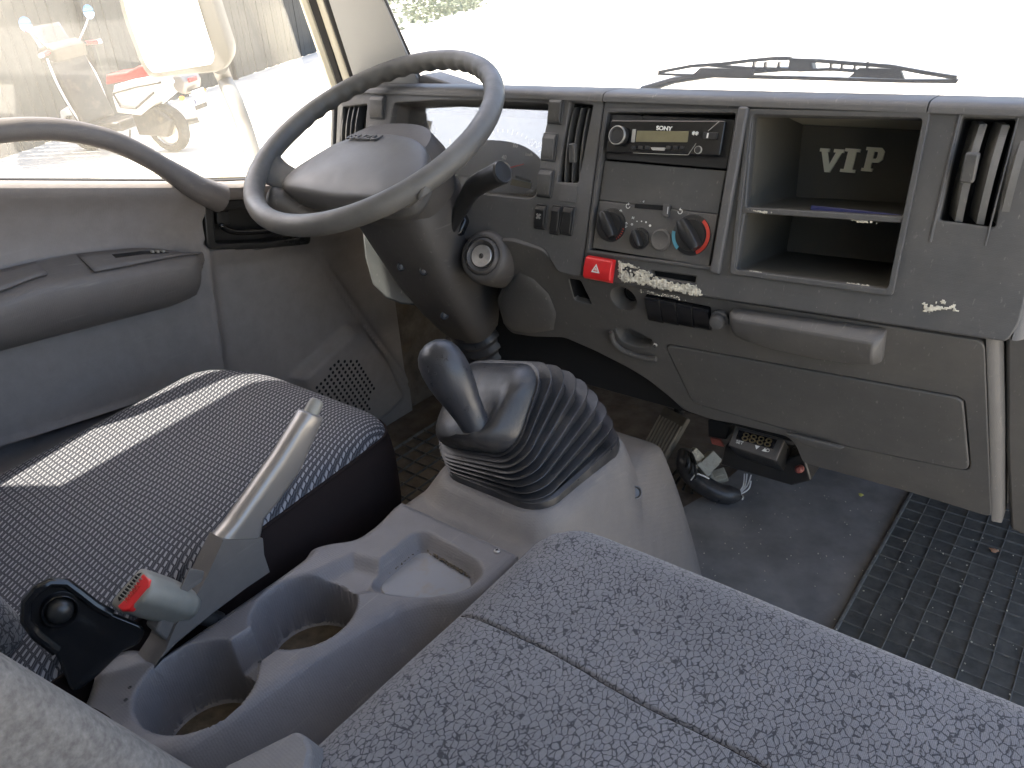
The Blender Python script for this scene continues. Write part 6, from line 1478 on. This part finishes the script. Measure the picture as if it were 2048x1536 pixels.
# ---- scooter
M['sc_white'] = mat('scooter_white', (0.75, 0.74, 0.70), 0.25, var=0.05)
M['sc_red'] = mat('scooter_red', (0.35, 0.012, 0.012), 0.4)
M['sc_dark'] = mat('scooter_black', (0.03, 0.027, 0.025), 0.4, dirt=(0.2, 0.16, 0.1), dscale=8, damt=0.5)
M['tyre'] = mat('tyre_rubber', (0.035, 0.032, 0.028), 0.8, dirt=(0.2, 0.17, 0.12), dscale=12, damt=0.6)
M['brownp'] = mat('sun_faded_plastic', (0.07, 0.062, 0.045), 0.6, var=0.2)
M['bluem'] = mat('mirror_sky_tint', (0.35, 0.55, 0.85), 0.05, metal=1.0)  # blue of the reflected sky put into the scooter mirrors' colour
rw_ = gp(352, 302); fw_ = gp(212, 322)
Xs = V((-0.955, -0.295, 0)).normalized()
K = 1.02
Zs = (V((0, 0, 1)) + Xs.cross(V((0, 0, 1))) * 0.0).normalized()
Ys = V((0, 0, 1)).cross(Xs); lean = 0.10
Zs = (V((0, 0, 1)) + Ys * lean).normalized(); Ys = Zs.cross(Xs)
def SC(x, y, z): return rw_ + Xs * (x * K) + Ys * (y * K) + Zs * (z * K)
sc = thing('motor_scooter', 'white and red motor scooter parked on its stand in front of the board fence', 'scooter', rw_)
def wheel_s(x, r, w):
    c_ = SC(x, 0, r); t_ = obj('tyre', lathe([(r * .70 * K, -w * K), (r * .92 * K, -w * K), (r * K, -w * .5 * K), (r * K, w * .5 * K), (r * .92 * K, w * K), (r * .70 * K, w * K)], c_, Ys, 28, False), M['tyre'], sc, ang=50)
    obj('rim', lathe([(r * .70 * K, -w * .7 * K), (r * .62 * K, -w * .5 * K), (r * .2 * K, -w * .6 * K), (0, -w * .6 * K)], c_, Ys, 24, False), M['metal'], sc)
    obj('rim', lathe([(r * .70 * K, w * .7 * K), (r * .62 * K, w * .5 * K), (r * .2 * K, w * .6 * K), (0, w * .6 * K)], c_, Ys, 24, False), M['metal'], sc)
WB = 1.22
wheel_s(0, 0.25, 0.065); wheel_s(WB, 0.24, 0.055)
def sbody(name, prof, w, mt, w2=None, bev=0.02, y=0.0):
    a = [SC(x, y + w, z) for x, z in prof]; b = [SC(x, y - w, z) for x, z in prof]
    n = len(a); ctr = sum(a + b, V((0, 0, 0))) / (2 * n)
    return obj(name, loft([[lerp(p, ctr + Ys * (w * K * .9), 0.12) + Ys * 0.02 for p in a], a, b, [lerp(p, ctr - Ys * (w * K * .9), 0.12) - Ys * 0.02 for p in b]]), M[mt], sc, bev=bev, seg=3, ang=60, fix=True)
sbody('side_panel', [(0.52, 0.45), (0.50, 0.62), (0.42, 0.74), (0.10, 0.80), (-0.35, 0.84), (-0.42, 0.76), (-0.20, 0.62), (0.20, 0.42)], 0.13, 'sc_white')
for sg in (1, -1): obj('side_stripe', tube([SC(0.44, sg * 0.165, 0.66), SC(0.10, sg * 0.168, 0.72), SC(-0.25, sg * 0.160, 0.76)], 0.012, 6), M['sc_dark'], sc); obj('side_stripe', tube([SC(0.44, sg * 0.165, 0.66), SC(0.40, sg * 0.165, 0.52), SC(0.20, sg * 0.165, 0.50), SC(-0.12, sg * .165, 0.66)], 0.012, 6), M['sc_dark'], sc)
sbody('seat', [(0.55, 0.74), (0.50, 0.84), (0.20, 0.86), (0.0, 0.92), (-0.32, 0.95), (-0.38, 0.86), (0.0, 0.80)], 0.12, 'sc_red')
sbody('rear_box', [(-0.10, 0.96), (-0.08, 1.14), (-0.20, 1.22), (-0.44, 1.20), (-0.46, 0.98)], 0.17, 'sc_white')
sbody('engine', [(0.35, 0.20), (0.35, 0.42), (0.0, 0.50), (-0.18, 0.36), (-0.05, 0.18)], 0.10, 'sc_dark')
sbody('floorboard', [(1.0, 0.26), (1.0, 0.34), (0.50, 0.36), (0.48, 0.26)], 0.17, 'sc_dark')
sbody('leg_shield', [(1.02, 0.30), (0.94, 0.34), (1.00, 0.70), (1.06, 1.02), (1.16, 1.02), (1.13, 0.66)], 0.22, 'sc_dark')
for sg in (1, -1): obj('shield_edge', tube(smooth_path([SC(0.98, sg * 0.20, 0.30), SC(1.02, sg * 0.25, 0.52), SC(1.06, sg * 0.27, 0.80), SC(1.12, sg * 0.22, 1.04)], 5), 0.014, 8), M['sc_white'], sc)
sbody('front_fender', [(WB + .26, 0.30), (WB + .20, 0.46), (WB, 0.53), (WB - .20, 0.46), (WB - .10, 0.42), (WB + .14, 0.40)], 0.065, 'sc_white')
sbody('headset', [(1.00, 1.00), (0.98, 1.12), (1.08, 1.18), (1.24, 1.12), (1.24, 1.00)], 0.20, 'brownp')
obj('fly_screen', grid(8, 6, lambda a, b: SC(1.20 + 0.10 * b - 0.10 * abs(a - .5), (a - .5) * 0.42, 1.08 + 0.26 * b)), M['glass'], sc, solid=0.004)
for sg, lb in ((1, 'left'), (-1, 'right')):
    obj('handlebar', tube([SC(1.06, sg * .16, 1.10), SC(1.02, sg * .26, 1.11)], 0.016, 10), M['sc_dark'], sc)
    g_ = obj('grip', tube([SC(1.02, sg * .26, 1.11), SC(0.98, sg * .38, 1.10)], 0.024, 12), M['sc_red'], sc)
    obj('bar_end', tube([SC(0.98, sg * .38, 1.10), SC(0.965, sg * .42, 1.10)], 0.024, 12), M['sc_white'], g_)
    ms = obj('mirror_stem', tube(smooth_path([SC(1.06, sg * .20, 1.13), SC(1.02, sg * .34, 1.28), SC(1.00, sg * .40, 1.36)], 4), 0.008, 8), M['chrome'], sc)
    obj('mirror_head', lathe([(0.055, 0.0), (0.075, 0.008), (0.065, 0.03), (0.0, 0.045)], SC(0.99, sg * .42, 1.40), Xs, 20, True), M['bluem'], ms)
obj('front_fork', tube([SC(WB, 0.07, 0.25), SC(1.12, 0.05, 0.60)], 0.02, 8), M['metal'], sc)
tl = sbody('tail', [(-0.36, 0.66), (-0.34, 0.80), (-0.50, 0.82), (-0.54, 0.74), (-0.48, 0.62)], 0.11, 'silver')
obj('tail_light', box(SC(-0.545, 0.02, 0.755), 0.02, 0.13, 0.045, (Xs, Ys, Zs)), M['red'], tl, bev=0.005)
obj('number_plate', box(SC(-0.545, 0, 0.58), 0.008, 0.20, 0.15, (Xs, Ys, Zs)), M['white'], sc, bev=0.004)
obj('plate_band', box(SC(-0.551, 0.085, 0.545), 0.004, 0.022, 0.05, (Xs, Ys, Zs)), M['blue'], sc)
label('plate_marks', '\u2022 \u2022 \u2022', 0.05, SC(-0.552, -0.01, 0.60), 'black', sc, U=-Ys, N=-Xs)
obj('plate_bracket', prism([SC(-0.535, .08, .66), SC(-.535, -.08, .66), SC(-.54, -.09, .46), SC(-.54, .09, .46)], Xs * 0.01), M['sc_dark'], sc)
for sg in (1, -1): obj('turn_signal', lathe([(0.0, -.03), (0.02, -.02), (0.025, 0.01), (0.015, 0.03), (0, .035)], SC(-0.47, sg * 0.17, 0.60), Ys, 12, False), M['orange'], sc)
obj('exhaust', tube([SC(0.25, -0.15, 0.20), SC(0.05, -0.19, 0.24), SC(-0.30, -0.20, 0.30)], [0.03, 0.05, 0.045], 12), M['metal'], sc)
obj('side_stand', tube([SC(0.45, 0.10, 0.26), SC(0.40, 0.30, -0.02)], 0.012, 8), M['black'], sc)

# ---- far side: hedge strip and pale wall beyond the fence line, low step on the ground
M['leaf'] = mat('hedge_leaves', (0.10, 0.12, 0.08), 0.8, var=0.5, vscale=3)
rnd = random.Random(3); prs = []
hA = gp(820, 52); hB = gp(960, 12); hd = (hB - hA).normalized(); hl = (hB - hA).length
for k in range(2600):
    u_ = rnd.random() ** 0.8; c_ = hA + hd * (hl * u_ - 8) + V((rnd.gauss(0, .7), rnd.gauss(0, .7), rnd.uniform(0.05, 1.9) * rnd.uniform(.7, 1)))
    s_ = rnd.uniform(0.08, 0.22); N_ = V((rnd.uniform(-1, 1), rnd.uniform(-1, 1), rnd.uniform(-.2, 1))); U, Yv, NN = frame(N_)
    prs.append(([c_ - U * s_, c_ + Yv * s_ * .6, c_ + U * s_, c_ - Yv * s_ * .6], [(0, 1, 2, 3)]))
tag(obj('hedge', join(*prs), M['leaf'], flat=True), 'low green hedge far beyond the windscreen pillar', 'hedge', kind='stuff')

# =================================================================== lift the place so the ground is z = 0
for o in list(COL.objects):
    if o.parent is None and o.type in ('MESH', 'EMPTY'):
        o.location = o.location + LIFT
